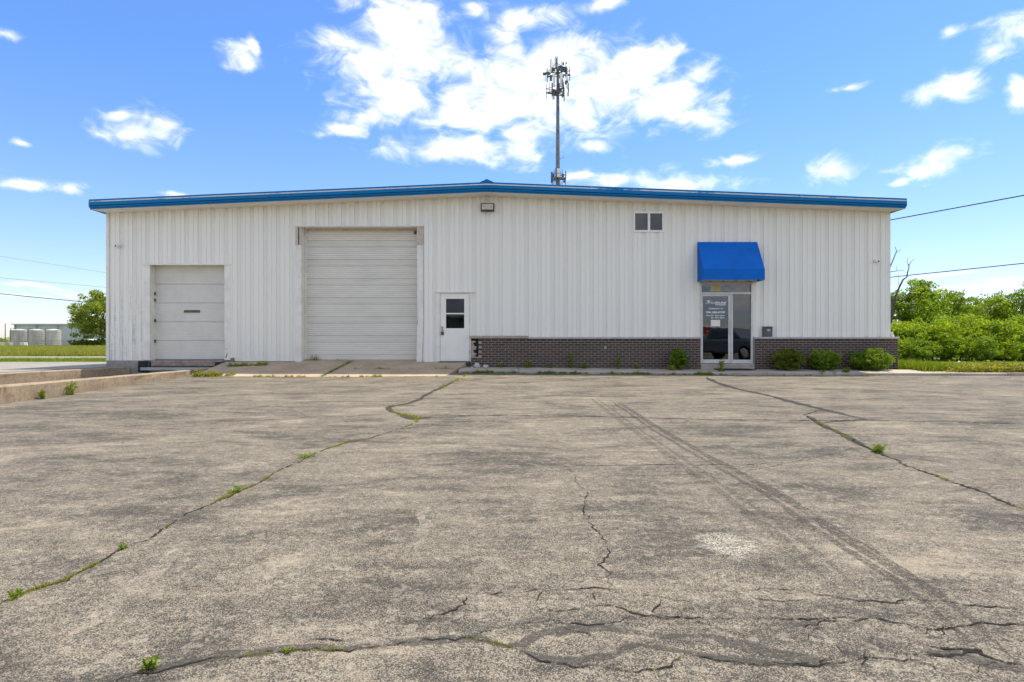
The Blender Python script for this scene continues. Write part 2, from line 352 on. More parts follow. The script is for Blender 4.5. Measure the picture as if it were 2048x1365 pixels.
MAT = dict(
    asphalt=asphalt_mat(), siding=siding_mat(), brick=brick_mat(), blue=blue_mat(), peel=peel_mat(),
    apron=concrete_mat('apron_concrete', (0.42, 0.325, 0.22), (0.27, 0.195, 0.12), 0.5, 3.0),
    walk=concrete_mat('sidewalk_concrete', (0.40, 0.345, 0.28), (0.26, 0.215, 0.165), 0.45, 9.0),
    retain=concrete_mat('old_retaining_concrete', (0.31, 0.25, 0.175), (0.19, 0.095, 0.04), 0.8, 17.0, 0.8),
    found=concrete_mat('foundation_concrete', (0.30, 0.28, 0.25), (0.15, 0.12, 0.09), 0.6, 23.0),
    drive=concrete_mat('pale_driveway', (0.26, 0.245, 0.215), (0.20, 0.185, 0.16), 0.3, 31.0),
    block=concrete_mat('broken_block', (0.42, 0.35, 0.28), (0.22, 0.16, 0.11), 0.7, 41.0, 1.0),
    mortar=M('mortar', (0.36, 0.305, 0.25), 0.95, 0.2, 20, 0.5, 80),
    cap=M('sill_stone', (0.46, 0.42, 0.39), 0.85, 0.12, 6, 0.3, 60),
    trim=M('white_trim', (0.76, 0.74, 0.66), 0.5, 0.06, 3, 0.1, 6, dirt=((0.5, 0.47, 0.42), 0.35)),
    jamb=M('off_white_jamb', (0.75, 0.72, 0.635), 0.55, 0.08, 3, 0.15, 5, dirt=((0.42, 0.40, 0.36), 0.35)),
    soffit=M('cream_soffit', (0.78, 0.73, 0.66), 0.6, 0.06, 2, dirt=((0.5, 0.40, 0.28), 0.3)),
    door=M('overhead_door_paint', (0.70, 0.67, 0.58), 0.5, 0.05, 2, 0.12, 3, dirt=((0.50, 0.475, 0.42), 0.18), stretch=(0.4, 1, 1.5)),
    dock=M('dock_door_paint', (0.645, 0.62, 0.54), 0.5, 0.05, 2, 0.08, 3, dirt=((0.48, 0.46, 0.42), 0.18)),
    pdoor=M('white_door_paint', (0.80, 0.775, 0.68), 0.4, 0.04, 3, dirt=((0.55, 0.54, 0.51), 0.2)),
    wood=M('bare_wood', (0.52, 0.44, 0.36), 0.8, 0.15, 10, 0.2, 40),
    alu=M('aluminium_frame', (0.60, 0.585, 0.55), 0.42, 0.08, 8, metal=0.35, dirt=((0.4, 0.38, 0.35), 0.25)),
    vinyl=M('vinyl_window_frame', (0.80, 0.80, 0.78), 0.4, 0.04, 6),
    black=M('black_rubber', (0.018, 0.018, 0.019), 0.8, 0.3, 20, 0.5, 50),
    dark=M('dark_metal', (0.05, 0.048, 0.042), 0.5, 0.2, 20),
    steel=M('galvanised_steel', (0.33, 0.35, 0.36), 0.5, 0.15, 3, metal=0.6),
    dsteel=M('dark_steel', (0.10, 0.11, 0.12), 0.55, 0.2, 8, metal=0.4),
    rust=M('rusty_steel', (0.26, 0.20, 0.16), 0.8, 0.3, 9, 0.4, 60, dirt=((0.22, 0.09, 0.04), 0.7)),
    lens=M('yellowed_lens', (0.55, 0.47, 0.37), 0.3, 0.15, 12),
    awning=M('blue_awning_fabric', (0.002, 0.125, 0.50), 0.75, 0.07, 2.5, 0.25, 250, spec=0.2),
    slot=M('dirty_slot_window', (0.10, 0.085, 0.05), 0.35, 0.3, 12),
    mast=M('tower_steel', (0.17, 0.18, 0.185), 0.55, 0.15, 3, metal=0.3),
    paper=M('paper', (0.80, 0.76, 0.66), 0.9, 0.06, 12),
    tan=M('tan_card', (0.52, 0.42, 0.20), 0.9, 0.1, 12),
    white=M('white_vinyl', (0.85, 0.86, 0.87), 0.5, 0.03, 8),
    whitep=M('white_plastic', (0.78, 0.78, 0.76), 0.4, 0.05, 8),
    interior=M('interior_paint', (0.10, 0.10, 0.095), 0.9, 0.2, 1),
    roof=M('roof_sheet', (0.45, 0.47, 0.48), 0.5, 0.1, 1, metal=0.3),
    wire=M('black_cable', (0.02, 0.02, 0.022), 0.7, 0.1, 3),
    gwire=M('grey_conductor', (0.30, 0.31, 0.33), 0.6, 0.1, 3),
    pole=M('weathered_pole', (0.16, 0.12, 0.09), 0.9, 0.25, 3, 0.4, 30),
    bark=M('bark', (0.11, 0.085, 0.065), 0.95, 0.35, 8, 0.7, 30),
    deadwood=M('dead_bark', (0.10, 0.085, 0.07), 0.95, 0.3, 8, 0.6, 30),
    tank=M('tank_steel', (0.44, 0.43, 0.40), 0.6, 0.25, 0.8, dirt=((0.16, 0.14, 0.12), 0.7), stretch=(1, 1, 0.35)),
    farwall=M('grey_metal_cladding', (0.46, 0.49, 0.51), 0.6, 0.06, 0.4),
    grass=M('mown_grass_ground', (0.13, 0.17, 0.03), 0.95, 0.35, 1.2, 0.6, 30, dirt=((0.16, 0.14, 0.06), 0.4)),
    meadow=M('meadow_ground', (0.15, 0.165, 0.035), 0.95, 0.3, 0.25, 0.6, 4, dirt=((0.21, 0.17, 0.08), 0.6)),
    chunk=M('broken_masonry', (0.58, 0.55, 0.50), 0.95, 0.25, 15, 0.9, 50, dirt=((0.30, 0.25, 0.2), 0.6)),
    crack=patch_mat('open_crack', (0.020, 0.018, 0.015), 1.0, 0.40, 45),
    tar=patch_mat('tar_seal', (0.072, 0.067, 0.060), 0.9, 0.34, 30, soft=0.20, stones=0.16, amax=0.68),
    tar_dark=patch_mat('solid_tar_seal', (0.045, 0.042, 0.038), 0.9, 0.26, 30, soft=0.15, stones=0.06, amax=0.95),
    tyre=patch_mat('tyre_rubber_mark', (0.075, 0.068, 0.06), 0.9, 0.36, 40, (1, 1, 1), 0.25, 0.22, 0.85),
    tyre_faint=patch_mat('faint_tyre_mark', (0.085, 0.077, 0.068), 0.9, 0.36, 40, (1, 1, 1), 0.3, 0.25, 0.65),
    splash=patch_mat('white_spill', (0.56, 0.53, 0.44), 0.95, 0.36, 70, soft=0.2, stones=0.34, amax=0.62, feather=True),
    scuff=patch_mat('pale_scuff', (0.52, 0.46, 0.37), 0.95, 0.38, 25, soft=0.3, stones=0.3, amax=0.55),
    moss=patch_mat('crack_moss', (0.12, 0.13, 0.025), 1.0, 0.46, 40),
    leaf_shrub=leaf_mat('shrub_leaf', (0.08, 0.15, 0.012), (0.19, 0.30, 0.02), (0.34, 0.42, 0.035), 0.45),
    leaf_brown=leaf_mat('olive_shrub_leaf', (0.08, 0.11, 0.012), (0.19, 0.23, 0.025), (0.31, 0.25, 0.05), 0.45),
    leaf_hedge=leaf_mat('hedge_leaf', (0.09, 0.16, 0.012), (0.25, 0.37, 0.02), (0.42, 0.50, 0.045), 0.5),
    leaf_tree=leaf_mat('tree_leaf', (0.065, 0.13, 0.012), (0.19, 0.30, 0.02), (0.34, 0.43, 0.045), 0.5),
    leaf_far=leaf_mat('far_tree_leaf', (0.10, 0.16, 0.02), (0.24, 0.31, 0.04), (0.40, 0.43, 0.08), 0.5),
    weed=leaf_mat('weed_leaf', (0.09, 0.15, 0.012), (0.19, 0.27, 0.02), (0.30, 0.34, 0.04), 0.45),
    weedy=leaf_mat('yellow_weed_leaf', (0.16, 0.18, 0.02), (0.28, 0.29, 0.03), (0.40, 0.36, 0.05), 0.45),
    lawn=leaf_mat('lawn_blade', (0.11, 0.17, 0.016), (0.20, 0.28, 0.022), (0.30, 0.34, 0.05), 0.5),
    field=leaf_mat('field_blade', (0.17, 0.19, 0.03), (0.27, 0.29, 0.05), (0.40, 0.35, 0.12), 0.45),
    flower=M('yellow_flower', (0.75, 0.52, 0.02), 0.7, 0.1, 30),
    wflower=M('pale_seed_head', (0.75, 0.76, 0.74), 0.8, 0.1, 30),
    glass=glass_mat('tinted_glass', 0.35, 1.85), wglass=glass_mat('window_glass', 0.5, 1.6), dglass=glass_mat('door_window_glass', 0.4, 1.42),
    carpaint=M('dark_blue_car_paint', (0.13, 0.17, 0.20), 0.25, 0.05, 2, metal=0.2),
    chrome=M('chrome', (0.7, 0.7, 0.7), 0.15, 0.02, 2, metal=1.0),
    redtrim=M('red_fascia', (0.45, 0.05, 0.03), 0.5, 0.08, 1),
)


# ------------------------------------------------------------------ mesh helpers
class MB:
    def __init__(s):
        s.v = []; s.f = []; s.m = []; s.cur = 0

    def add(s, vs, fs):
        b = len(s.v); s.v += [tuple(p) for p in vs]
        s.f += [tuple(b + i for i in f) for f in fs]; s.m += [s.cur] * len(fs)

    def box(s, x0, x1, y0, y1, z0, z1):
        vs = [(x0, y0, z0), (x1, y0, z0), (x1, y1, z0), (x0, y1, z0), (x0, y0, z1), (x1, y0, z1), (x1, y1, z1), (x0, y1, z1)]
        s.add(vs, [(0, 3, 2, 1), (4, 5, 6, 7), (0, 1, 5, 4), (1, 2, 6, 5), (2, 3, 7, 6), (3, 0, 4, 7)])

    def cbox(s, x0, x1, y0, y1, z0, z1, c=0.01):
        """box with chamfered vertical and horizontal edges on the front (-Y) face"""
        a = [(x0, y1, z0), (x1, y1, z0), (x1, y1, z1), (x0, y1, z1)]
        b = [(x0, y0 + c, z0), (x1, y0 + c, z0), (x1, y0 + c, z1), (x0, y0 + c, z1)]
        d = [(x0 + c, y0, z0 + c), (x1 - c, y0, z0 + c), (x1 - c, y0, z1 - c), (x0 + c, y0, z1 - c)]
        fs = [(3, 2, 1, 0), (8, 9, 10, 11)]
        for i in range(4):
            j = (i + 1) % 4
            fs += [(i, j, 4 + j, 4 + i), (4 + i, 4 + j, 8 + j, 8 + i)]
        s.add(a + b + d, fs)

    def hexa(s, lo, hi):
        """lo, hi: four points each, counter-clockwise seen from above"""
        s.add(list(lo) + list(hi), [(3, 2, 1, 0), (4, 5, 6, 7), (0, 1, 5, 4), (1, 2, 6, 5), (2, 3, 7, 6), (3, 0, 4, 7)])

    def tube(s, pts, rad, n=6, cap=True):
        pts = [Vector(p) for p in pts]
        if not isinstance(rad, (list, tuple)): rad = [rad] * len(pts)
        rings = []
        ref = None
        for i, p in enumerate(pts):
            d = (pts[min(i + 1, len(pts) - 1)] - pts[max(i - 1, 0)]).normalized()
            if ref is None:
                ref = d.orthogonal().normalized()
            ref = (ref - d * ref.dot(d)).normalized()
            b = d.cross(ref)
            rings.append([p + (ref * math.cos(2 * math.pi * k / n) + b * math.sin(2 * math.pi * k / n)) * rad[i] for k in range(n)])
        vs = [q for r_ in rings for q in r_]; fs = []
        for i in range(len(rings) - 1):
            for k in range(n):
                k2 = (k + 1) % n
                fs.append((i * n + k, i * n + k2, (i + 1) * n + k2, (i + 1) * n + k))
        if cap:
            fs.append(tuple(range(n - 1, -1, -1))); fs.append(tuple((len(rings) - 1) * n + k for k in range(n)))
        s.add(vs, fs)

    def lathe(s, c, prof, n=24):
        """prof: (radius, z) list round the vertical axis at c"""
        vs = []; fs = []
        for r_, z in prof:
            for k in range(n):
                a = 2 * math.pi * k / n
                vs.append((c[0] + r_ * math.cos(a), c[1] + r_ * math.sin(a), c[2] + z))
        for i in range(len(prof) - 1):
            for k in range(n):
                k2 = (k + 1) % n
                fs.append((i * n + k, i * n + k2, (i + 1) * n + k2, (i + 1) * n + k))
        fs.append(tuple(range(n - 1, -1, -1))); fs.append(tuple((len(prof) - 1) * n + k for k in range(n)))
        s.add(vs, fs)

    def build(s, name, mats, parent=None, smooth=False, **kw):
        return obj(name, np.array(s.v, dtype=float), s.f, mats, parent, smooth, s.m if isinstance(mats, (list, tuple)) else None, **kw)


WORLD_LOC = {}


def obj(name, v, f, mats, parent=None, smooth=False, mi=None, kind=None, label=None):
    v = np.asarray(v, dtype=float)
    lo, hi = v.min(0), v.max(0)
    c = np.array([(lo[0] + hi[0]) / 2, (lo[1] + hi[1]) / 2, lo[2]])
    me = bpy.data.meshes.new(name)
    if isinstance(f, np.ndarray):
        k = f.shape[1]
        me.vertices.add(len(v)); me.vertices.foreach_set('co', (v - c).ravel())
        me.loops.add(f.size); me.loops.foreach_set('vertex_index', f.ravel().astype(np.int32))
        me.polygons.add(len(f)); me.polygons.foreach_set('loop_start', np.arange(0, f.size, k, dtype=np.int32))
        me.update(calc_edges=True)
    else:
        me.from_pydata([tuple(p) for p in (v - c)], [], f)
        bm = bmesh.new(); bm.from_mesh(me); bmesh.ops.recalc_face_normals(bm, faces=bm.faces); bm.to_mesh(me); bm.free()
    for m in (mats if isinstance(mats, (list, tuple)) else [mats]):
        me.materials.append(MAT[m])
    if mi is not None: me.polygons.foreach_set('material_index', mi)
    if smooth: me.polygons.foreach_set('use_smooth', [True] * len(me.polygons))
    me.update()
    o = bpy.data.objects.new(name, me); COL.objects.link(o)
    place(o, c, parent)
    if kind: o['kind'] = kind
    if label: o['label'] = label
    return o


def place(o, wloc, parent=None):
    wloc = np.asarray(wloc, dtype=float)
    WORLD_LOC[o.name] = wloc
    if parent is not None:
        o.parent = parent; o.location = wloc - WORLD_LOC[parent.name]
    else:
        o.location = wloc


def thing(name, label, cat, loc, group=None):
    o = bpy.data.objects.new(name, None); COL.objects.link(o); o.empty_display_size = 0.2
    place(o, loc)
    return tag(o, label, cat, group)


def tag(o, label, cat, group=None):
    o['label'] = label; o['category'] = cat
    if group: o['group'] = group
    return o


def struct(o, label=None):
    o['kind'] = 'structure'
    if label: o['label'] = label
    return o


def fx(px): return (px - 1024) * WALL_Y / FPX            # x on the front wall
def fz(py): return EYE + (682.5 - py) * WALL_Y / FPX     # z on the front wall
def ground(px, py, z=0.0):
    d = FPX * (EYE - z) / (py - 682.5)
    return ((px - 1024) * d / FPX, d)
def at(px, py, Y): return ((px - 1024) * Y / FPX, Y, EYE + (682.5 - py) * Y / FPX)


# ------------------------------------------------------------------ ground
XL, XR, XRIDGE = fx(213), fx(1780), -0.76
ZL, ZRIDGE, ZR = 4.99, 5.51, 5.02
DEPTH = 32.0


def wall_top(x):
    return ZL + (ZRIDGE - ZL) * (x - XL) / (XRIDGE - XL) if x < XRIDGE else ZRIDGE + (ZR - ZRIDGE) * (x - XRIDGE) / (XR - XRIDGE)


def w1x(y): return -8.10 + (y - 9.5) * (-0.80 / 6.0)      # right face of the near retaining wall
def w1z(y): return 0.285 + (y - 9.7) * (-0.10 / 6.8)
def w2x(y): return -11.85 - 0.75 * (18.6 - y) / 3.9       # right face of the far retaining wall


def asph(x, y):
    k = min(1, max(0, (y - 16.2) / 1.1)) * min(1, max(0, (7.0 - x) / 7.0))
    return 0.075 * k + 0.006 * math.sin(x * 0.9) * math.sin(y * 0.7) * min(1, max(0, (y - 4.4) / 2.0))


# base ground: one sheet to the horizon, open where the loading ramp drops below it
m = MB(); Z0 = -0.06; BIG = 3000
for (a, b, c_, d_) in [(-BIG, -13.6, -BIG, BIG), (-7.0, BIG, -BIG, BIG), (-13.6, -7.0, -BIG, 4.0), (-13.6, -7.0, 18.6, BIG)]:
    m.add([(a, c_, Z0), (b, c_, Z0), (b, d_, Z0), (a, d_, Z0)], [(0, 1, 2, 3)])
m.add([(w1x(4.0) - .1, 4.0, Z0), (-7.0, 4.0, Z0), (-7.0, 18.6, Z0), (w1x(18.6) - .1, 18.6, Z0)], [(0, 1, 2, 3)])
struct(m.build('ground', 'meadow'))

# asphalt lot
m = MB()
ys = list(np.linspace(4.0, 17.6, 35)); nx = 60
for j in range(len(ys) - 1):
    for i in range(nx):
        q = []
        for (ii, jj) in ((i, j), (i + 1, j), (i + 1, j + 1), (i, j + 1)):
            y = ys[jj]; x0 = w1x(min(y, 16.6)) - 0.05
            x = x0 + (45 - x0) * (ii / nx) ** 1.6
            q.append((x, y, asph(x, y)))
        m.add(q, [(0, 1, 2, 3)])
m.add([(-45, -45, 0), (45, -45, 0), (45, 4.0, 0), (-45, 4.0, 0)], [(0, 1, 2, 3)])
lot = struct(m.build('asphalt_lot', 'asphalt'))

# loading ramp between the two retaining walls
m = MB()
m.add([(-13.7, 4.0, 0.0), (-7.2, 4.0, 0.0), (-8.6, 18.75, -0.95), (-13.0, 18.75, -0.95)], [(0, 1, 2, 3)])
struct(m.build('loading_ramp', 'drive'))

# land west of the ramp, about 20 cm higher
m = MB()
m.hexa([(-400, 4.0, -0.2), (w2x(4.0) - 0.25, 4.0, -0.2), (w2x(18.6) - 0.25, 23.2, -0.2), (-400, 19.5, -0.2)],
       [(-400, 4.0, 0.19), (w2x(4.0) - 0.25, 4.0, 0.19), (w2x(18.6) - 0.25, 23.2, 0.19), (-400, 19.5, 0.19)])
struct(m.build('driveway', 'drive'))
m = MB()
m.hexa([(-400, 19.5, -0.2), (-12.0, 23.2, -0.2), (-12.0, 26.4, -0.2), (-400, 22.0, -0.2)], [(-400, 19.5, 0.20), (-12.0, 23.2, 0.20), (-12.0, 26.4, 0.20), (-400, 22.0, 0.20)])
struct(m.build('grass_verge', 'grass'))
m = MB()
m.hexa([(-400, 22.0, -0.2), (-12.0, 26.4, -0.2), (-12.0, 31.0, -0.2), (-400, 26.5, -0.2)], [(-400, 22.0, 0.205), (-12.0, 26.4, 0.205), (-12.0, 31.0, 0.205), (-400, 26.5, 0.205)])
struct(m.build('side_road', 'drive'))
m = MB()
m.hexa([(-1500, 26.5, -0.2), (-12.0, 31.0, -0.2), (10.0, 1500, -0.2), (-1500, 1500, -0.2)], [(-1500, 14, 0.21), (-12.0, 31.0, 0.21), (10.0, 1500, 0.21), (-1500, 1500, 0.21)])
struct(m.build('meadow', 'meadow'))

# lawn to the right of the building
m = MB()
m.hexa([(11.9, 17.45, -0.05), (70, 16.0, -0.05), (70, 75, -0.05), (11.9, 75, -0.05)], [(11.9, 17.45, 0.075), (70, 16.0, 0.05), (70, 75, 0.11), (11.9, 75, 0.11)])
struct(m.build('lawn', 'grass'))


# retaining walls
def retaining(name, label, xf, zf, y0, y1, th, segs):
    t = thing(name, label, 'retaining wall', (xf((y0 + y1) / 2), (y0 + y1) / 2, -0.9))
    cuts = np.linspace(y0, y1, segs + 1)
    for a, b in zip(cuts[:-1], cuts[1:]):
        m = MB(); n = 10; g = 0.004
        yy = np.linspace(a + g, b - g, n)
        vs = []
        for y in yy:
            j = lambda s=0.007: float(rng.normal(0, s))
            x1 = xf(y); x0 = x1 - th; z = zf(y)
            vs += [(x1 + j(0.003), y, -0.95), (x1 + j(), y, z * 0.45 + j()), (x1 + j(0.004), y, z - 0.025), (x1 - 0.022 + j(0.004), y, z + j(0.003)), (x0 + 0.022, y, z + j(0.003)), (x0, y, z - 0.025), (x0, y, -0.95)]
        fs = []
        for i in range(n - 1):
            for k in range(6):
                fs.append((i * 7 + k, i * 7 + k + 1, (i + 1) * 7 + k + 1, (i + 1) * 7 + k))
        fs += [tuple(range(7)), tuple((n - 1) * 7 + k for k in range(6, -1, -1))]
        m.add(vs, fs); m.build('wall_segment', 'retain', t)
    return t


retaining('retaining_wall', 'low rust-stained concrete wall between the asphalt lot and the loading ramp', w1x, w1z, 4.0, 18.3, 0.2, 4)
retaining('retaining_wall', 'half-shaded concrete wall on the far side of the loading ramp', w2x, lambda y: 0.205, 4.0, 18.55, 0.25, 3)

# concrete apron in front of the big door, four slabs
apron = bpy.data.objects.new('concrete_apron', None); COL.objects.link(apron); place(apron, (-5, 17.4, 0)); struct(apron)


def apz(y): return 0.012 + (y - 16.45) / (18.62 - 16.45) * 0.345


def apron_slab(x00, x01, y0, x10, x11, y1):
    g = 0.008; m = MB(); n = 6
    top = [(x00 + g, y0 + g), (x01 - g, y0 + g), (x11 - g, y1 - g), (x10 + g, y1 - g)]
    m.hexa([(x, y, -0.1) for x, y in top], [(x, y, apz(y)) for x, y in top])
    m.build('concrete_slab', 'apron', apron)


yj = 17.55
apron_slab(-8.85, -5.25, 16.45, -8.90, -5.15, yj)
apron_slab(-5.25, -1.85, 16.45, -5.15, -1.60, yj)
apron_slab(-8.90, -5.15, yj, -8.95, -5.00, 18.95)
apron_slab(-5.15, -1.60, yj, -5.00, -1.33, 18.95)

# sidewalk with its kerb, slab by slab
walk = bpy.data.objects.new('sidewalk', None); COL.objects.link(walk); place(walk, (5, 17.9, 0)); struct(walk)


def swz(x, back):
    k = min(1, max(0, (6.0 - x) / 7.3))
    return (0.135 + 0.06 * k) if back else (0.085 + 0.075 * k)


def kerb_y(x): return 17.30 - (max(0, x - 9.0) * 0.035)


xs = [-1.55, 0.2, 2.0, 3.8, 5.6, 7.4, 9.2, 11.0, 12.6, 14.2]
for a, b in zip(xs[:-1], xs[1:]):
    m = MB(); g = 0.006; n = 5
    for i in range(n):
        xa = a + g + (b - a - 2 * g) * i / n; xb = a + g + (b - a - 2 * g) * (i + 1) / n
        j = [float(rng.normal(0, 0.006)) for _ in range(2)]
        ya, yb = kerb_y(xa), kerb_y(xb)
        yback = 18.62 if b < 12.5 else 18.1
        P = [[(x, y - 0.01, -0.05), (x, y, swz(x, 0) - 0.02), (x, y + 0.02, swz(x, 0)), (x, yback, swz(x, 1)), (x, yback, -0.05)] for x, y in ((xa, ya), (xb, yb))]
        vs = P[0] + P[1]
        fs = [(k, k + 1, k + 6, k + 5) for k in range(4)]
        if i == 0: fs.append((4, 3, 2, 1, 0))
        if i == n - 1: fs.append((5, 6, 7, 8, 9))
        m.add(vs, fs)
    m.build('concrete_slab', 'walk', walk)
# kerb running on along the lawn
m = MB()
for i in range(16):
    xa, xb = 14.2 + i * 2.0, 14.2 + i * 2.0 + 1.99
    m.hexa([(xa, kerb_y(xa), -0.05), (xb, kerb_y(xb), -0.05), (xb, kerb_y(xb) + 0.18, -0.05), (xa, kerb_y(xa) + 0.18, -0.05)],
           [(xa, kerb_y(xa), 0.085), (xb, kerb_y(xb), 0.085), (xb, kerb_y(xb) + 0.18, 0.095), (xa, kerb_y(xa) + 0.18, 0.095)])
struct(m.build('kerb', 'walk'))


# ---- marks on the lot: cracks, tar, tyre marks, spill (parts of the lot, a few mm proud)
def smooth_path(pts, step=0.04, jit=0.012, seed=0, jag=0.0):
    r = np.random.default_rng(seed)
    P = np.array(pts, dtype=float); out = []
    for a, b in zip(P[:-1], P[1:]):
        L = np.linalg.norm(b - a); n = max(2, int(L / step))
        for i in range(n):
            out.append(a + (b - a) * i / n)
    out.append(P[-1]); out = np.array(out)
    ph = r.uniform(0, 6.28, 6); s = np.cumsum(np.r_[0, np.linalg.norm(np.diff(out, axis=0), axis=1)])
    d = np.gradient(out, axis=0); nrm = np.c_[-d[:, 1], d[:, 0]] / (np.linalg.norm(d, axis=1)[:, None] + 1e-9)
    wob = sum(np.sin(s * f + p) * a for f, p, a in zip((2.1, 5.3, 11, 23, 47, 90), ph, (1.6, 1.3, 1, .7, .5, .35)))
    return out + nrm * (wob * jit + r.normal(0, jit * jag, len(out)))[:, None], nrm


def ribbon(name, pts, width, mat, z, jit=0.012, seed=0, wvar=0.5, taper=True, jag=0.0):
    P, N = smooth_path(pts, max(0.022, width * 0.8), jit, seed, jag)
    r = np.random.default_rng(seed + 99); n = len(P)
    s = np.arange(n)
    wv = width * (1 + wvar * (0.6 * np.sin(s * 0.37 + r.uniform(0, 6)) + 0.4 * r.normal(0, 1, n)))
    wv = np.clip(wv, width * 0.2, width * 2.2)
    if taper:
        wv *= np.clip(np.minimum(s, n - 1 - s) / (0.08 * n + 1), 0.1, 1)
    v = []
    for p, nn, ww in zip(P, N, wv):
        for k in (-0.5, 0.5):
            x, y = p + nn * ww * k
            v.append((x, y, asph(x, y) + z + 0.0005 * max(0, y - 5)))
    f = np.array([(2 * i, 2 * i + 1, 2 * i + 3, 2 * i + 2) for i in range(n - 1)])
    return obj(name, v, f, mat, lot)


def gp(L): return [ground(x, y) for x, y in L]


CR_A = gp([(-120, 1262), (0, 1212), (60, 1183), (120, 1165), (200, 1125), (250, 1097), (300, 1080), (340, 1052), (380, 1027), (440, 1000), (465, 990), (520, 965), (560, 940), (610, 918), (645, 902), (700, 885), (735, 880), (770, 868), (800, 860), (832, 846)])
CR_B = gp([(832, 846), (835, 838), (800, 830), (785, 824), (778, 817), (784, 812), (815, 808), (835, 800), (860, 786), (890, 772), (912, 762)])
CR_C = gp([(840, 833), (1024, 832), (1200, 833), (1330, 838), (1500, 840), (1640, 842), (1750, 842), (1900, 846), (2200, 852)])
CR_D = gp([(1412, 755), (1432, 766), (1475, 778), (1540, 792), (1600, 808), (1640, 818), (1690, 831), (1735, 840)])
CR_D2 = gp([(1640, 818), (1612, 832), (1640, 848), (1690, 872), (1740, 900), (1775, 915), (1830, 935), (1900, 962), (1960, 985), (2048, 1020), (2200, 1080)])
CR_E = gp([(1140, 935), (1150, 965), (1172, 985), (1166, 1030), (1185, 1060), (1210, 1080), (1214, 1110), (1205, 1130), (1226, 1150), (1233, 1185)])
CR_F = gp([(930, 928), (1040, 930), (1140, 935), (1300, 930), (1480, 931), (1570, 924)])
CR_G = gp([(180, 1380), (260, 1350), (330, 1335), (420, 1318), (550, 1306), (600, 1302), (700, 1300), (780, 1288), (850, 1281), (940, 1279), (1000, 1290), (1040, 1300)])
THIN = [gp(l) for l in [
    [(1020, 1186), (1080, 1178), (1140, 1178), (1235, 1176)],
    [(1030, 1246), (1100, 1243), (1150, 1250), (1230, 1248), (1262, 1238), (1275, 1226)],
    [(1150, 1207), (1220, 1212), (1280, 1228), (1330, 1235), (1375, 1232), (1420, 1248), (1460, 1262)],
    [(1490, 1180), (1590, 1180), (1640, 1190), (1700, 1198), (1760, 1203), (1850, 1198), (1950, 1210), (2100, 1224)],
    [(1590, 1250), (1680, 1245), (1750, 1240), (1830, 1255), (1890, 1262), (1930, 1254), (1955, 1248), (2100, 1252)],
    [(1260, 1228), (1340, 1232), (1450, 1236), (1550, 1233), (1640, 1238), (1750, 1240)],
    [(1740, 1256), (1760, 1265), (1790, 1262)],
    [(1830, 1280), (1860, 1292), (1930, 1295), (1962, 1300), (1990, 1320), (2060, 1334)],
    [(1790, 1305), (1850, 1312), (1920, 1308), (1960, 1302)],
    [(1450, 1325), (1560, 1330), (1660, 1328), (1760, 1322), (1850, 1322)],
    [(1040, 1300), (1100, 1322), (1180, 1328), (1260, 1345), (1330, 1338), (1370, 1316)],
    [(1318, 1232), (1315, 1218), (1322, 1200)],
    [(1670, 1285), (1690, 1302), (1730, 1308)],
    [(1380, 1316), (1480, 1326), (1560, 1330)],
    [(930, 1190), (920, 1215), (850, 1240), (780, 1252)],
    [(930, 1278), (980, 1262), (1024, 1247)],
    [(960, 1187), (1024, 1187)], [(620, 1275), (700, 1278)],
    [(1440, 845), (1540, 838)], [(1480, 945), (1560, 930), (1680, 905), (1735, 892)],
    [(300, 790), (420, 778), (520, 770), (600, 762)], [(1735, 840), (1690, 846), (1650, 850)],
]]
for i, (pts, wd) in enumerate([(CR_A, 0.010), (CR_C, 0.032), (CR_D2, 0.022), (CR_E, 0.006), (CR_F, 0.010), (CR_G, 0.006)]):
    ribbon('crack', pts, wd, 'crack', 0.0030, 0.010 if i in (1, 2) else 0.006, 10 + i, 0.7, True, 0.9)
# crazed area at the lower right: short branching cracks between the long ones
rc = np.random.default_rng(404)
for i in range(26):
    px, py = rc.uniform(1480, 2060), rc.uniform(1195, 1345)
    if rc.uniform() < .3: px, py = rc.uniform(1020, 1480), rc.uniform(1180, 1260)
    a_ = rc.choice([0.1, 0.5, 2.6, 1.4]) + rc.normal(0, .3); l = [(px, py)]
    for k in range(int(rc.integers(3, 6))):
        a_ += rc.normal(0, .5); px += math.cos(a_) * rc.uniform(18, 42); py += math.sin(a_) * rc.uniform(5, 13); l.append((px, min(py, 1362)))
    THIN.append(gp(l))
for i, pts in enumerate(THIN):
    ribbon('crack', pts, 0.012 if i in (7, 8) else 0.0058 if i < 22 else 0.0036, 'crack', 0.0032, 0.005, 40 + i, 0.7, True, 1.3)
TAR = [(CR_B, 0.085), (CR_D, 0.13), (CR_G, 0.045), (CR_D2[1:6], 0.07),
       (gp([(1000, 1290), (1040, 1284), (1090, 1264), (1180, 1258), (1260, 1262), (1330, 1272), (1400, 1273)]), 0.045),
       (gp([(1400, 1270), (1450, 1280), (1500, 1294), (1560, 1309), (1640, 1325), (1680, 1336)]), 0.055),
       (gp([(1040, 1300), (1100, 1318), (1160, 1320), (1220, 1312), (1260, 1290), (1300, 1282)]), 0.042),
       (gp([(1270, 1285), (1350, 1300), (1420, 1310), (1520, 1322), (1630, 1335)]), 0.034),
       (gp([(1850, 1300), (1920, 1312), (1980, 1330), (2080, 1352)]), 0.06), (gp([(1845, 1270), (1880, 1273)]), 0.035), (gp([(1990, 1298), (2020, 1300)]), 0.03),
       (gp([(1640, 848), (1700, 842), (1735, 840)]), 0.06), (gp([(800, 833), (830, 840), (862, 834)]), 0.10)]
for i, (pts, wd) in enumerate(TAR):
    ribbon('tar_seal', pts, wd, 'tar_dark' if i in (0, 1, 3, 11, 12) else 'tar', 0.0012 + 0.00012 * i, 0.006, 80 + i, 0.4)
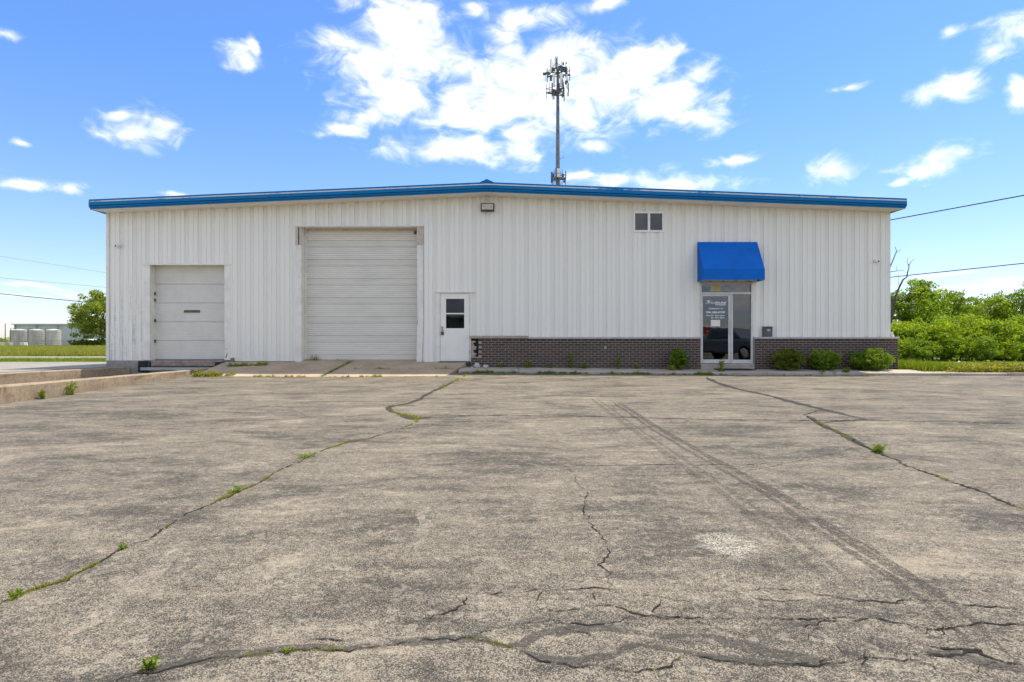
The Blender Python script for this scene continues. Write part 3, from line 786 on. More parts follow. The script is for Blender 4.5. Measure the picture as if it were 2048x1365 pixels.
T1 = gp([(1185, 796), (1260, 850), (1330, 900), (1440, 975), (1540, 1050), (1620, 1110), (1690, 1175), (1728, 1212)])
T2 = gp([(1228, 803), (1300, 850), (1400, 910), (1540, 985), (1650, 1060), (1760, 1130), (1850, 1190), (1930, 1250), (2010, 1330)])
for i, (pts, wd) in enumerate([(T1, 0.14), (T2, 0.16)]):
    for k, off in enumerate((-0.045, 0.045)):
        ribbon('tyre_mark', [(x + off, y) for x, y in pts], wd * (0.5 if k == i else 0.3), 'tyre' if i else 'tyre_faint', 0.0006 + 0.0002 * k, 0.003, 120 + i * 3 + k, 0.25)


def blotch(name, cx, cy, rx, ry, mat, z, seed):
    r = np.random.default_rng(seed); n = 64
    ph = r.uniform(0, 6.28, 8)
    v = [(cx, cy, asph(cx, cy) + z)]
    for i in range(n):
        a = 2 * math.pi * i / n
        q = 1 + sum(0.13 / (1 + 0.4 * k) * math.sin((k + 1) * a + ph[k]) for k in range(8))
        v.append((cx + rx * q * math.cos(a), cy + ry * q * math.sin(a), asph(cx, cy) + z))
    return obj(name, v, np.array([(0, 1 + i, 1 + (i + 1) % n) for i in range(n)]), mat, lot)


SCUFF = [([(872, 1003), (858, 1030), (850, 1062), (836, 1105)], .05), ([(862, 1022), (900, 1012), (960, 1004)], .06), ([(800, 1165), (778, 1200), (765, 1248)], .035),
         ([(100, 1300), (190, 1235), (270, 1178), (330, 1120), (360, 1085)], .07), ([(1205, 998), (1290, 996), (1385, 1003)], .10), ([(440, 940), (500, 925), (540, 932)], .22),
         ([(620, 930), (680, 927)], .20), ([(820, 895), (960, 892)], .12), ([(925, 895), (960, 896)], .16), ([(700, 875), (770, 868)], .2), ([(1480, 1012), (1800, 1010), (2040, 1018)], .06), ([(1440, 1140), (1490, 1200), (1500, 1230)], .018)]
for i, (pts, wd) in enumerate(SCUFF):
    ribbon('pale_scuff', gp(pts), wd, 'scuff', 0.0004, 0.012, 160 + i, 0.5)
gx, gy = ground(1458, 1093); blotch('white_spill', gx, gy, 0.15, 0.25, 'splash', 0.004, 3)
gx, gy = ground(1142, 1187); blotch('white_spill', gx, gy, 0.012, 0.016, 'splash', 0.004, 4)


# ------------------------------------------------------------------ foliage helpers
def rand_unit(n, r):
    v = r.normal(size=(n, 3)); return v / np.linalg.norm(v, axis=1)[:, None]


def leaf_arrays(C, size, r, flat=0.0, aspect=0.55):
    n = len(C)
    a = rand_unit(n, r); a[:, 2] *= (1 - flat); a /= np.linalg.norm(a, axis=1)[:, None]
    b = np.cross(a, rand_unit(n, r)); b /= np.linalg.norm(b, axis=1)[:, None] + 1e-9
    s = (size * r.uniform(0.6, 1.35, n))[:, None]
    v = np.stack([C - a * s * 0.5, C + b * s * aspect * 0.5, C + a * s * 0.5, C - b * s * aspect * 0.5], 1).reshape(-1, 3)
    f = np.arange(4 * n).reshape(-1, 4)
    return v, f


def blade_arrays(B, h, wd, r, lean=0.35):
    n = len(B)
    a = r.uniform(0, 2 * np.pi, n); hh = h * r.uniform(0.5, 1.3, n)
    side = np.c_[np.cos(a), np.sin(a), np.zeros(n)] * (wd * 0.5)
    a2 = r.uniform(0, 2 * np.pi, n); l = (hh * np.abs(r.normal(0, lean, n)))
    tip = B + np.c_[np.cos(a2) * l, np.sin(a2) * l, hh]
    v = np.stack([B - side, B + side, tip], 1).reshape(-1, 3)
    return v, np.arange(3 * n).reshape(-1, 3)


def lumps(c, rad, n, r, up=0.0):
    """clump centres spread over and inside an uneven ellipsoid"""
    d = rand_unit(n, r); d[:, 2] = np.where(d[:, 2] < -0.3 + up, -d[:, 2] * 0.5, d[:, 2])
    q = r.uniform(0.35, 1.0, n) ** 0.5 * r.uniform(0.78, 1.2, n)
    return np.array(c) + d * q[:, None] * np.array(rad)


def foliage(c, rad, nclump, per, cr, size, r, up=0.0, extra_core=0.15):
    L = lumps(c, rad, nclump, r, up)
    cs = cr * r.uniform(0.5, 1.4, nclump)
    C = np.repeat(L, per, 0) + rand_unit(nclump * per, r) * (np.repeat(cs, per) * r.uniform(0.2, 1.0, nclump * per) ** 0.6)[:, None] * np.array([1, 1, 0.7])
    nc = int(len(C) * extra_core)
    core = np.array(c) + rand_unit(nc, r) * (r.uniform(0, 0.8, nc) ** 0.5)[:, None] * np.array(rad) * 0.8
    return np.r_[C, core], L


def shrub(name, label, c, rad, n, mat, size, seed, group=None, cat='shrub', stems=5, zfloor=None):
    r = np.random.default_rng(seed)
    zf = c[2] if zfloor is None else zfloor
    t = thing(name, label, cat, (c[0], c[1], zf), group)
    cc = (c[0], c[1], zf + rad[2] * 0.95)
    C, L = foliage(cc, (rad[0], rad[1], rad[2]), max(20, n // 60), 50, min(rad) * 0.30, size, r, -0.65, 0.35)
    C = C[C[:, 2] > zf + 0.01]
    v, f = leaf_arrays(C, size, r); obj('foliage', v, f, mat, t)
    m = MB()
    for k in range(stems):
        tgt = L[r.integers(len(L))]
        base = Vector((c[0] + r.normal(0, rad[0] * 0.12), c[1] + r.normal(0, rad[1] * 0.12), zf - 0.03))
        mid = base.lerp(Vector(tgt), 0.5) + Vector((r.normal(0, .03), r.normal(0, .03), rad[2] * 0.1))
        m.tube([base, mid, Vector(tgt)], [0.02 * rad[2] + 0.006, 0.013 * rad[2] + 0.004, 0.003], 5)
    m.build('stem', 'bark', t)
    return t


def tree(name, label, base, H, crad, seed, leaf, lsize, nclump, per, trunk_r=0.12, mat_t='bark', crown_z=0.62, group=None, limbs=9, cr=0.28, cat='tree'):
    r = np.random.default_rng(seed); base = Vector(base)
    t = thing(name, label, cat, base, group)
    m = MB()
    top = base + Vector((r.normal(0, .03) * H, r.normal(0, .03) * H, H * 0.9))
    path = [base - Vector((0, 0, 0.1))] + [base.lerp(top, k / 6) + Vector((r.normal(0, .012) * H, r.normal(0, .012) * H, 0)) for k in range(1, 7)]
    m.tube(path, [trunk_r * (1 - 0.14 * i) for i in range(7)], 8)
    cc = np.array([base.x, base.y, base.z + H * crown_z])
    rad = np.array([crad, crad, H * (1 - crown_z) * 1.02])
    C, L = foliage(cc, rad, nclump, per, crad * cr, lsize, r, -0.6, 0.0)
    for k in range(limbs):
        p0 = path[1 + int(r.integers(0, 5))]; tgt = Vector(L[r.integers(len(L))])
        mid = p0.lerp(tgt, 0.45) + Vector((r.normal(0, .04) * H, r.normal(0, .04) * H, 0.05 * H))
        m.tube([p0, mid, tgt], [trunk_r * 0.42, trunk_r * 0.25, trunk_r * 0.06], 5)
    m.build('trunk', mat_t, t)
    C = C[C[:, 2] > base.z + 0.05]
    v, f = leaf_arrays(C, lsize, r); obj('crown', v, f, leaf, t)
    return t


def weed(name, label, x, y, z, h, spread, n, seed, mat='weed', size=0.05, stalks=3, group=None, flower=None, asp=0.42):
    r = np.random.default_rng(seed)
    t = thing(name, label, 'weed', (x, y, z), group)
    V = []; m = MB()
    for k in range(stalks):
        a = r.uniform(0, 6.28); l = spread * r.uniform(0.2, 1.0)
        hh = h * r.uniform(0.65, 1.05)
        p0 = np.array([x, y, z - 0.01]); p1 = np.array([x + math.cos(a) * l, y + math.sin(a) * l, z + hh])
        mid = (p0 + p1) / 2 + np.array([0, 0, hh * 0.1])
        m.tube([p0, mid, p1], [0.004, 0.003, 0.0015], 4)
        tt = r.uniform(0.05, 1, n // stalks)[:, None]
        q = p0 + (p1 - p0) * tt + r.normal(0, spread * 0.22, (n // stalks, 3)) * np.array([1, 1, 0.5])
        V.append(q)
    C = np.concatenate(V); C[:, 2] = np.maximum(C[:, 2], z + 0.008)
    v, f = leaf_arrays(C, size, r, 0.3, asp); obj('leaf_mass', v, f, mat, t, kind=None)
    m.build('stalk', mat, t)
    if flower:
        fm = MB()
        for k in range(flower[1]):
            p = C[r.integers(len(C))] + np.array([0, -0.01, 0.03])
            fm.lathe((p[0], p[1], p[2]), [(0.004, 0), (0.018, 0.006), (0.016, 0.014), (0.004, 0.018)], 8)
        fm.build('flower', flower[0], t)
    return t


# ------------------------------------------------------------------ the warehouse
B = thing('warehouse', 'long low white ribbed metal warehouse with blue roof trim', 'warehouse', ((XL + XR) / 2, WALL_Y + DEPTH / 2, 0.0))
OPEN = [  # x0, x1, z0, z1 openings in the front wall
    (-11.28, -8.955, 0.0, fz(530)), (-6.56, -2.95, 0.0, fz(454)), (fx(879), fx(941), 0.0, fz(587)),
    (fx(1269), fx(1326), fz(463), fz(425)), (fx(1400), fx(1506), 0.0, fz(564))]


def siding_bottom(x):
    if x > fx(941.5): return fz(674.5)
    if x > fx(846): return fz(724.5)
    return fz(721.5) if x < fx(470) else fz(722.8)


PER = (XR - XL) / 60.0
k_ = PER / 0.4065
PROF = [(0, .030), (.040, .030), (.047, .021), (.054, .030), (.080, .030), (.087, .021), (.094, .030), (.120, .030), (.134, 0), (.200, 0), (.260, 0), (.264, .011), (.274, .011), (.278, 0), (.335, 0), (.393, 0)]


def strip(m, xa, da, xb, db, ztop, zbot_f):
    """one flat strip of sheet between two profile points, cut round the openings"""
    cuts = [xa, xb] + [o[i] for o in OPEN for i in (0, 1) if xa < o[i] < xb] + [s for s in (fx(941.5), fx(846)) if xa < s < xb]
    cuts = sorted(cuts)
    for a, b in zip(cuts[:-1], cuts[1:]):
        if b - a < 1e-5: continue
        mid = (a + b) / 2
        f = lambda x: da + (db - da) * (x - xa) / (xb - xa)
        iv = [(zbot_f(mid), None)]
        lo = zbot_f(mid)
        spans = []
        cur = lo
        for o in sorted(OPEN, key=lambda o: o[2]):
            if o[0] < mid < o[1]:
                if o[2] > cur: spans.append((cur, o[2]))
                cur = max(cur, o[3])
        spans.append((cur, None))
        for z0, z1 in spans:
            za, zb = (ztop(a), ztop(b)) if z1 is None else (z1, z1)
            m.add([(a, WALL_Y + f(a), z0), (b, WALL_Y + f(b), z0), (b, WALL_Y + f(b), zb), (a, WALL_Y + f(a), za)], [(0, 1, 2, 3)])


for i in range(60):
    m = MB(); x0 = XL + i * PER
    lap = float(rng.normal(0, 0.0012))
    pts = [(x0 + p * k_, d + lap) for p, d in PROF] + [(x0 + PER, .030 + lap)]
    for (xa, da), (xb, db) in zip(pts[:-1], pts[1:]):
        strip(m, xa, da, xb, db, lambda x: wall_top(x) + 0.0, siding_bottom)
    if i % 2 == 0:   # lapped edge of the sheet stands a hair proud
        m.add([(x0 + .138 * k_, WALL_Y - 0.003, max(siding_bottom(x0 + .14), 0) if not any(o[0] < x0 + .14 * k_ < o[1] for o in OPEN) else wall_top(x0) - 0.35),
               (x0 + .150 * k_, WALL_Y - 0.003, max(siding_bottom(x0 + .14), 0) if not any(o[0] < x0 + .14 * k_ < o[1] for o in OPEN) else wall_top(x0) - 0.35),
               (x0 + .150 * k_, WALL_Y - 0.003, wall_top(x0)), (x0 + .138 * k_, WALL_Y - 0.003, wall_top(x0))], [(0, 1, 2, 3)])
    m.build('siding_panel', 'siding', B)

# side and back walls, one ribbed sheet each
for nm, X, sgn in (('side_wall', XL, -1), ('side_wall', XR, 1)):
    m = MB(); zt = ZL if sgn < 0 else ZR
    n = int(DEPTH / 0.4065)
    prof = []
    for i in range(n):
        y0 = WALL_Y + 0.03 + i * 0.4065
        prof += [(y0, 0.0), (y0 + 0.12, 0.0), (y0 + 0.14, 0.024), (y0 + 0.385, 0.024)]
    for (ya, da), (yb, db) in zip(prof[:-1], prof[1:]):
        m.add([(X + sgn * (da - .024), ya, 0.2), (X + sgn * (db - .024), yb, 0.2), (X + sgn * (db - .024), yb, zt), (X + sgn * (da - .024), ya, zt)], [(0, 1, 2, 3)])
    m.build(nm, 'siding', B)
m = MB(); m.add([(XL, WALL_Y + DEPTH, 0), (XR, WALL_Y + DEPTH, 0), (XR, WALL_Y + DEPTH, ZR), (XRIDGE, WALL_Y + DEPTH, ZRIDGE), (XL, WALL_Y + DEPTH, ZL)], [(0, 1, 2, 3, 4)])
m.build('back_wall', 'siding', B)
m = MB(); m.box(XL + .1, XR - .1, WALL_Y + 0.4, WALL_Y + DEPTH - .1, 0.05, 0.14)
m.build('interior_floor', 'interior', B)
m = MB(); m.add([(XL + .2, WALL_Y + 6, 0.15), (XR - .2, WALL_Y + 6, 0.15), (XR - .2, WALL_Y + 6, 4.9), (XL + .2, WALL_Y + 6, 4.9)], [(0, 1, 2, 3)])
m.build('interior_partition', 'interior', B)
for sx, nm in ((XL, -1), (XR, 1)):
    m = MB()
    a, b = (sx - 0.012, sx + 0.075) if nm < 0 else (sx - 0.075, sx + 0.012)
    m.box(a, b, WALL_Y - 0.006, WALL_Y + 0.09, fz(721.5) if nm < 0 else fz(674.5), (ZL if nm < 0 else ZR) - 0.004)
    m.build('corner_trim', 'trim', B)
# foundation
m = MB(); m.box(XL - .01, -11.28, WALL_Y + .012, WALL_Y + .3, -0.95, fz(721.5)); m.box(-8.955, -6.56, WALL_Y + .012, WALL_Y + .3, -0.95, fz(722.8)); m.box(-2.95, fx(941), WALL_Y + 0.012, WALL_Y + .3, -0.3, fz(724.5))
m.box(-11.28, -8.955, WALL_Y + 0.03, WALL_Y + 0.6, -0.95, 0.40)
m.box(XL - 0.01, XL + .25, WALL_Y + .302, WALL_Y + DEPTH, -0.3, 0.23); m.box(XR - .25, XR + 0.004, WALL_Y + .302, WALL_Y + DEPTH, -0.3, 0.23)
m.build('foundation', 'found', B)

# roof
OV = 0.55; YF = WALL_Y - OV; SIDE = 0.13
XE0, XE1 = XL - SIDE, XR + SIDE
for a, b in ((XE0, XRIDGE), (XRIDGE, XE1)):
    za, zb = wall_top(a), wall_top(b)
    m = MB(); y0, y1 = YF + .03, WALL_Y + DEPTH + .2
    m.hexa([(a, y0, za + .04), (b, y0, zb + .04), (b, y1, zb + .04), (a, y1, za + .04)], [(a, y0, za + .20), (b, y0, zb + .20), (b, y1, zb + .20), (a, y1, za + .20)])
    m.build('roof_panel', 'roof', B)
    # soffit
    m = MB()
    nseg = 6
    for s in range(nseg):
        xa = a + (b - a) * s / nseg + .002; xb = a + (b - a) * (s + 1) / nseg - .002
        m.hexa([(xa, YF + .01, wall_top(xa) - .004), (xb, YF + .01, wall_top(xb) - .004), (xb, WALL_Y + .02, wall_top(xb) - .004), (xa, WALL_Y + .02, wall_top(xa) - .004)],
               [(xa, YF + .01, wall_top(xa) + .012), (xb, YF + .01, wall_top(xb) + .012), (xb, WALL_Y + .02, wall_top(xb) + .012), (xa, WALL_Y + .02, wall_top(xa) + .012)])
    m.build('soffit', 'soffit', B)
    # rake trim: stepped profile, in lengths
    FP = [(0.0, -.008), (0.0, .035), (.040, .050), (.040, .078), (.008, .086), (.056, .102), (.056, .200), (.034, .206), (.034, .234), (.038, .236), (.038, .285), (.0, .292)]
    FM = [0, 0, 0, 0, 0, 0, 1, 1, 1, 0, 0]
    L = abs(b - a); npc = 4
    for s in range(npc):
        xa = a + (b - a) * s / npc + (0.0015 if s else 0); xb = a + (b - a) * (s + 1) / npc - (0.0015 if s < npc - 1 else 0)
        m = MB(); js = 0.002 * (s % 2)
        for (o0, z0), (o1, z1), mi in zip(FP[:-1], FP[1:], FM):
            m.cur = mi
            m.add([(xa, YF - o0 - js, wall_top(xa) + z0), (xb, YF - o0 - js, wall_top(xb) + z0), (xb, YF - o1 - js, wall_top(xb) + z1), (xa, YF - o1 - js, wall_top(xa) + z1)], [(0, 1, 2, 3)])
        m.cur = 0
        for xe in ((xa,) if (s == 0 and a == XE0) else ()) + ((xb,) if (s == npc - 1 and b == XE1) else ()):
            m.add([(xe, YF - o, wall_top(xe) + z) for o, z in FP] + [(xe, YF + .2, wall_top(xe) + .29), (xe, YF + .2, wall_top(xe) - .008)], [tuple(range(len(FP) + 2))])
        m.build('rake_trim', ['blue', 'peel'], B)
for xe, sg in ((XE0, -1), (XE1, 1)):   # eave trim along the long sides
    m = MB(); zt = wall_top(xe)
    x0, x1 = (xe - .05, xe - .002) if sg < 0 else (xe + .002, xe + .05)
    m.box(x0, x1, YF + .02, WALL_Y + DEPTH, zt + .06, zt + .285)
    m.hexa([(xe, YF + .02, zt - .008)] * 1 + [(xe - sg * SIDE, WALL_Y + .02, zt - .02), (xe - sg * SIDE, WALL_Y + DEPTH, zt - .02), (xe, WALL_Y + DEPTH, zt - .01)],
           [(xe, YF + .02, zt + .05), (xe - sg * SIDE, WALL_Y + .02, zt + .05), (xe - sg * SIDE, WALL_Y + DEPTH, zt + .05), (xe, WALL_Y + DEPTH, zt + .05)])
    m.build('eave_trim', 'blue', B)
m = MB()
m.add([(XRIDGE + s * .20, y, ZRIDGE + z) for y in (YF - .05, WALL_Y + DEPTH) for s, z in ((-1, .285), (-.75, .305), (0, .375), (.75, .305), (1, .285))],
      [(0, 1, 2, 3, 4), (9, 8, 7, 6, 5)] + [(i, i + 1, i + 6, i + 5) for i in range(4)])
m.build('ridge_cap', 'blue', B)
m = MB(); m.box(XRIDGE + .13, XRIDGE + .15, YF - .052, YF, ZRIDGE + 0.0, ZRIDGE + .20); m.build('trim_joint', 'blue', B)


# ---- overhead doors
def facebox(name, mat, parent, px0, px1, py0, py1, proud, depth=0.03, c=0.004):
    m = MB(); m.cbox(fx(px0), fx(px1), WALL_Y - proud, WALL_Y - proud + depth, fz(py1), fz(py0), c); return m.build(name, mat, parent)


def reveal(x0, x1, z0, z1, r, parent, mat='jamb'):
    m = MB()
    m.box(x0 - .04, x0 - .001, WALL_Y + .001, WALL_Y + r + .05, z0, z1); m.box(x1 + .001, x1 + .04, WALL_Y + .001, WALL_Y + r + .05, z0, z1)
    m.box(x0 - .04, x1 + .04, WALL_Y + .001, WALL_Y + r + .05, z1 + .001, z1 + .04)
    return m.build('reveal', mat, parent)


dock = thing('tmp', '', '', (-10.1, WALL_Y + .3, .4)); dock.name = 'dock_door'
for k in ('label', 'category'): del dock[k]
WORLD_LOC['dock_door'] = np.array((-10.1, WALL_Y + .3, .4)); dock.parent = B; dock.location = WORLD_LOC['dock_door'] - WORLD_LOC[B.name]
RD = 0.29; z0, z1 = 0.405, fz(530); hs = (z1 + .02 - z0) / 5
reveal(-11.28, -8.955, 0.40, z1, RD, dock)
for i in range(5):
    m = MB(); za, zb = z0 + i * hs + .004, z0 + (i + 1) * hs - .004
    n = 13; y = WALL_Y + RD
    prof = [(y + .012, za)] + [(y + (0 if j % 2 else 0.0025), za + .012 + (zb - za - .024) * j / (n - 1)) for j in range(n)] + [(y + .012, zb)]
    for (ya, a), (yb, b) in zip(prof[:-1], prof[1:]):
        m.add([(-11.30, ya, a), (-8.93, ya, a), (-8.93, yb, b), (-11.30, yb, b)], [(0, 1, 2, 3)])
    m.add([(-11.30, y + .014, za - .006), (-8.93, y + .014, za - .006), (-8.93, y + .014, zb + .006), (-11.30, y + .014, zb + .006)], [(0, 1, 2, 3)])
    m.build('door_section', 'dock', dock)
yd = WALL_Y + RD; q = yd / FPX
wx0, wx1, wz0, wz1 = (368 - 1024) * q, (401 - 1024) * q, 1 + (682.5 - 626) * q, 1 + (682.5 - 620.5) * q
m = MB(); m.cbox(wx0 - .02, wx1 + .02, yd - .012, yd + .003, wz0 - .02, wz1 + .02, .006); sl = m.build('window_frame', 'jamb', dock)
m = MB(); m.box(wx0, wx1, yd - .016, yd - .0125, wz0, wz1); m.build('pane', 'slot', sl)
m = MB(); m.box(-11.30, -8.93, yd - .006, yd + .05, z0 - .02, z0 + .012); m.build('bottom_seal', 'black', dock)
for i, zz in enumerate((0.95, 1.6, 2.25, 2.45)):
    m = MB(); m.box(-11.279, -11.255, yd - .06, yd - .01, zz, zz + .09); m.build('track_bracket', 'dark', dock)
facebox('jamb_trim', 'jamb', dock, 288, 300, 530.6, 721, .012, .012)
facebox('jamb_trim', 'jamb', dock, 449, 461.5, 530.6, 721, .012, .012)
m = MB(); m.box(fx(287), fx(462.5), WALL_Y - .03, WALL_Y + .02, fz(530.4), fz(528.2)); m.build('drip_cap', 'trim', dock)
# dark gouges on the right jamb
for (a, b, c_, d_) in ((451, 706, 455.5, 716), (450.5, 697, 454.5, 698.5)):
    m = MB(); m.add([(fx(a), WALL_Y - .0145, fz(d_)), (fx(a) + .03, WALL_Y - .0145, fz(d_)), (fx(c_) + .01, WALL_Y - .0145, fz(b)), (fx(c_) - .02, WALL_Y - .0145, fz(b + 2))], [(0, 1, 2, 3)]); m.build('gouge', 'dark', dock)
m = MB(); m.cbox(-11.2, -8.98, WALL_Y - .08, WALL_Y + .028, 0.215, 0.385, .02); m.build('sill_block', 'rust', dock)
m = MB(); m.cbox(-11.45, -9.15, WALL_Y - .22, WALL_Y - .084, 0.09, 0.185, .012); m.build('dock_lip', 'steel', dock)

big = bpy.data.objects.new('overhead_door', None); COL.objects.link(big); place(big, (-4.75, WALL_Y + .35, .36), B)
RB = 0.35; z0, z1 = 0.362, fz(454); hs = (z1 + .03 - z0) / 7; yb_ = WALL_Y + RB
reveal(-6.56, -2.95, 0.30, z1, RB, big)
for i in range(7):
    m = MB(); za, zb = z0 + i * hs, z0 + (i + 1) * hs
    H = zb - za; y = yb_
    prof = [(.032, 0), (.0, .010)]
    for j in range(1, 4): prof += [(0, H * .33 * j / 4 - .006), (.011, H * .33 * j / 4), (0, H * .33 * j / 4 + .006)]
    prof += [(0, H * .33 - .012), (.028, H * .33), (0, H * .33 + .012)]
    for j in range(1, 6): prof += [(0, H * (.33 + .67 * j / 6) - .006), (.011, H * (.33 + .67 * j / 6)), (0, H * (.33 + .67 * j / 6) + .006)]
    prof += [(0, H - .010), (.032, H)]
    for (da, a), (db, b) in zip(prof[:-1], prof[1:]):
        m.add([(-6.58, y + da, za + a), (-2.93, y + da, za + a), (-2.93, y + db, za + b), (-6.58, y + db, za + b)], [(0, 1, 2, 3)])
    m.build('door_section', 'door', big)
m = MB(); m.box(-6.555, -6.50, yb_ - .03, yb_ - .002, z0 - .02, z1); m.build('weather_strip', 'jamb', big)
m = MB(); m.box(-3.01, -2.955, yb_ - .03, yb_ - .002, z0 - .02, z1); m.build('weather_strip', 'jamb', big)
m = MB(); m.box(-6.49, -3.02, yb_ - .03, yb_ - .002, z1 - .075, z1 - .001); m.build('weather_strip', 'wood', big)
m = MB(); m.box(-6.58, -2.93, yb_ - .004, yb_ + .05, z0 - .03, z0 - .001); m.build('bottom_seal', 'black', big)
facebox('jamb_trim', 'jamb', big, 590.5, 603, 491, 724, .012, .012)
m = MB()   # the right-hand trim is bent out of true lower down
pts = [(833.5, 846, 491), (834, 846, 600), (836.5, 847, 640), (834, 846.5, 652), (833, 845, 690), (832.5, 844, 724)]
for (a0, b0, y0), (a1, b1, y1) in zip(pts[:-1], pts[1:]):
    pr = lambda y: .012 + (.03 if 630 < y < 660 else 0)
    m.add([(fx(a1) + .01, WALL_Y - pr(y1), fz(y1)), (fx(b1), WALL_Y - .012, fz(y1)), (fx(b0), WALL_Y - .012, fz(y0)), (fx(a0) + .01, WALL_Y - pr(y0), fz(y0))], [(0, 1, 2, 3)])
m.build('jamb_trim', 'jamb', big)
m = MB(); m.box(-2.952, -2.948, WALL_Y - .013, WALL_Y + .01, fz(662), fz(640)); m.build('gouge', 'dark', big)
m = MB(); m.cbox(fx(591), fx(596.5), WALL_Y - .012, WALL_Y + .005, fz(490.5), fz(455), .003); m.cbox(fx(598.5), fx(603), WALL_Y - .002, WALL_Y + .02, fz(490.5), fz(455), .003); m.build('guide_cover', 'wood', big)
m = MB(); m.box(fx(596.6), fx(598.4), WALL_Y - .001, WALL_Y + .002, fz(490.5), fz(455)); m.build('gap', 'black', big)
m = MB(); m.cbox(fx(834), fx(846.5), WALL_Y - .014, WALL_Y + .005, fz(490.5), fz(455), .003); m.build('guide_cover', 'wood', big)
m = MB(); m.box(fx(589.5), fx(847.5), WALL_Y - .035, WALL_Y + .02, fz(453.8), fz(451.2)); m.build('drip_cap', 'trim', big)
m = MB(); m.cbox(-3.10, -3.03, yb_ - .09, yb_ - .031, z1 - .17, z1 - .09, .01); m.build('door_sensor', 'dark', big)

# ---- pedestrian door
pd = bpy.data.objects.new('side_door', None); COL.objects.link(pd); place(pd, (fx(910), WALL_Y, .36), B)
facebox('frame', 'trim', pd, 871.5, 880, 586, 724.5, .014, .1)
facebox('frame', 'trim', pd, 939.3, 942, 586, 727, .014, .1)
facebox('frame', 'trim', pd, 880.1, 939.2, 585.8, 587.6, .010, .1)
m = MB(); m.box(fx(871), fx(950), WALL_Y - .04, WALL_Y + .02, fz(585.6), fz(583.9)); m.build('drip_cap', 'trim', pd)
lx0, lx1, lz0, lz1 = fx(880.6), fx(938.8), fz(722.8), fz(588)
gx0, gx1, gz0, gz1 = fx(892), fx(928.5), fz(657), fz(598)
yl = WALL_Y + .002
m = MB()
for (a, b, c_, d_) in ((lx0, gx0, lz0, lz1), (gx1, lx1, lz0, lz1), (gx0, gx1, lz0, gz0), (gx0, gx1, gz1, lz1)):
    m.box(a, b, yl, yl + .045, c_, d_)
leaf_ = m.build('door_leaf', 'pdoor', pd)
for za, zb in ((gz0, fz(629)), (fz(626.4), gz1)):
    m = MB(); m.box(gx0 + .003, gx1 - .003, yl + .018, yl + .022, za + .003, zb - .003); m.build('pane', 'dglass', pd)
m = MB(); m.cbox(gx0, gx1, yl - .003, yl + .03, fz(629), fz(626.4), .004); m.build('muntin', 'pdoor', pd)
m = MB(); m.cbox(fx(883), fx(886.2), yl - .018, yl - .0005, fz(657.5), fz(653), .004); m.cbox(fx(883.4), fx(885.8), yl - .012, yl - .0005, fz(662), fz(657.6), .002); m.build('hasp', 'steel', pd)
m = MB(); m.cbox(fx(882.3), fx(887.6), yl - .045, yl - .013, fz(670.5), fz(664), .008); m.tube([(fx(883.4), yl - .03, fz(664)), (fx(883.4), yl - .03, fz(661)), (fx(885), yl - .03, fz(659.8)), (fx(886.6), yl - .03, fz(661)), (fx(886.6), yl - .03, fz(664))], .006, 6); m.build('padlock', 'dark', pd)
for py in (604, 655, 706):
    m = MB(); m.tube([(fx(939.2), yl - .012, fz(py + 3.5)), (fx(939.2), yl - .012, fz(py - 3.5))], .010, 6); m.build('hinge', 'trim' if py < 700 else 'rust', pd)
m = MB(); m.cbox(fx(876), fx(941), WALL_Y - .10, WALL_Y + .06, fz(728.5), fz(723.6), .01); m.build('threshold', 'dark', pd)

# ---- upper window
win = bpy.data.objects.new('sliding_window', None); COL.objects.link(win); place(win, (fx(1297), WALL_Y, fz(464)), B)
m = MB()
for (a, b, c_, d_) in ((1266.7, 1270, 423, 464.7), (1324.3, 1327.4, 423, 464.7), (1270, 1324.3, 423, 427.5), (1270, 1324.3, 461, 464.7), (1295.3, 1300, 427.5, 461)):
    m.cbox(fx(a), fx(b), WALL_Y - .03, WALL_Y + .05, fz(d_), fz(c_), .004)
m.build('frame', 'vinyl', win)
for a, b, yy in ((1270, 1295.3, .030), (1300, 1324.3, .015)):
    m = MB(); m.box(fx(a) + .001, fx(b) - .001, WALL_Y + yy, WALL_Y + yy + .004, fz(461) + .001, fz(427.5) - .001); m.build('pane', 'wglass', win)

# ---- storefront entrance
ent = bpy.data.objects.new('glass_entrance', None); COL.objects.link(ent); place(ent, (fx(1453), WALL_Y, .2), B)
YE = WALL_Y + .02


def ebox(name, mat, a, b, t, d, y0=0.0, y1=.09, parent=ent, c=.006):
    m = MB(); m.cbox(fx(a), fx(b), YE + y0, YE + y1, fz(d), fz(t), c); return m.build(name, mat, parent)


ebox('frame', 'alu', 1400.2, 1403, 565, 728, -.05); ebox('frame', 'alu', 1501.6, 1505.8, 565, 728, -.05)
ebox('header', 'alu', 1403.1, 1501.5, 564.5, 568.5, -.04); ebox('transom_bar', 'alu', 1403.1, 1501.5, 585, 588.8, -.04)
ebox('mullion', 'alu', 1462, 1465.4, 588.9, 727.5, -.045); ebox('bottom_rail', 'alu', 1465.5, 1501.5, 720, 727.5, -.03)
edoor = bpy.data.objects.new('door', None); COL.objects.link(edoor); place(edoor, (fx(1432), YE, .3), ent)
for a, b, t, d in ((1403.3, 1405.8, 589.2, 727), (1456.8, 1461.8, 589.2, 727), (1405.9, 1456.7, 589.2, 593), (1405.9, 1456.7, 719.3, 727)):
    ebox('stile', 'alu', a, b, t, d, -.02, .03, edoor, .004)
ebox('glass', 'glass', 1405.9, 1456.7, 593.1, 719.2, .004, .010, edoor, .0005)
m = MB(); m.tube([(fx(1459.3), YE - .02, fz(640)), (fx(1459.3), YE - .07, fz(641)), (fx(1459.3), YE - .07, fz(669)), (fx(1459.3), YE - .02, fz(670))], .012, 8); m.build('handle', 'alu', edoor)
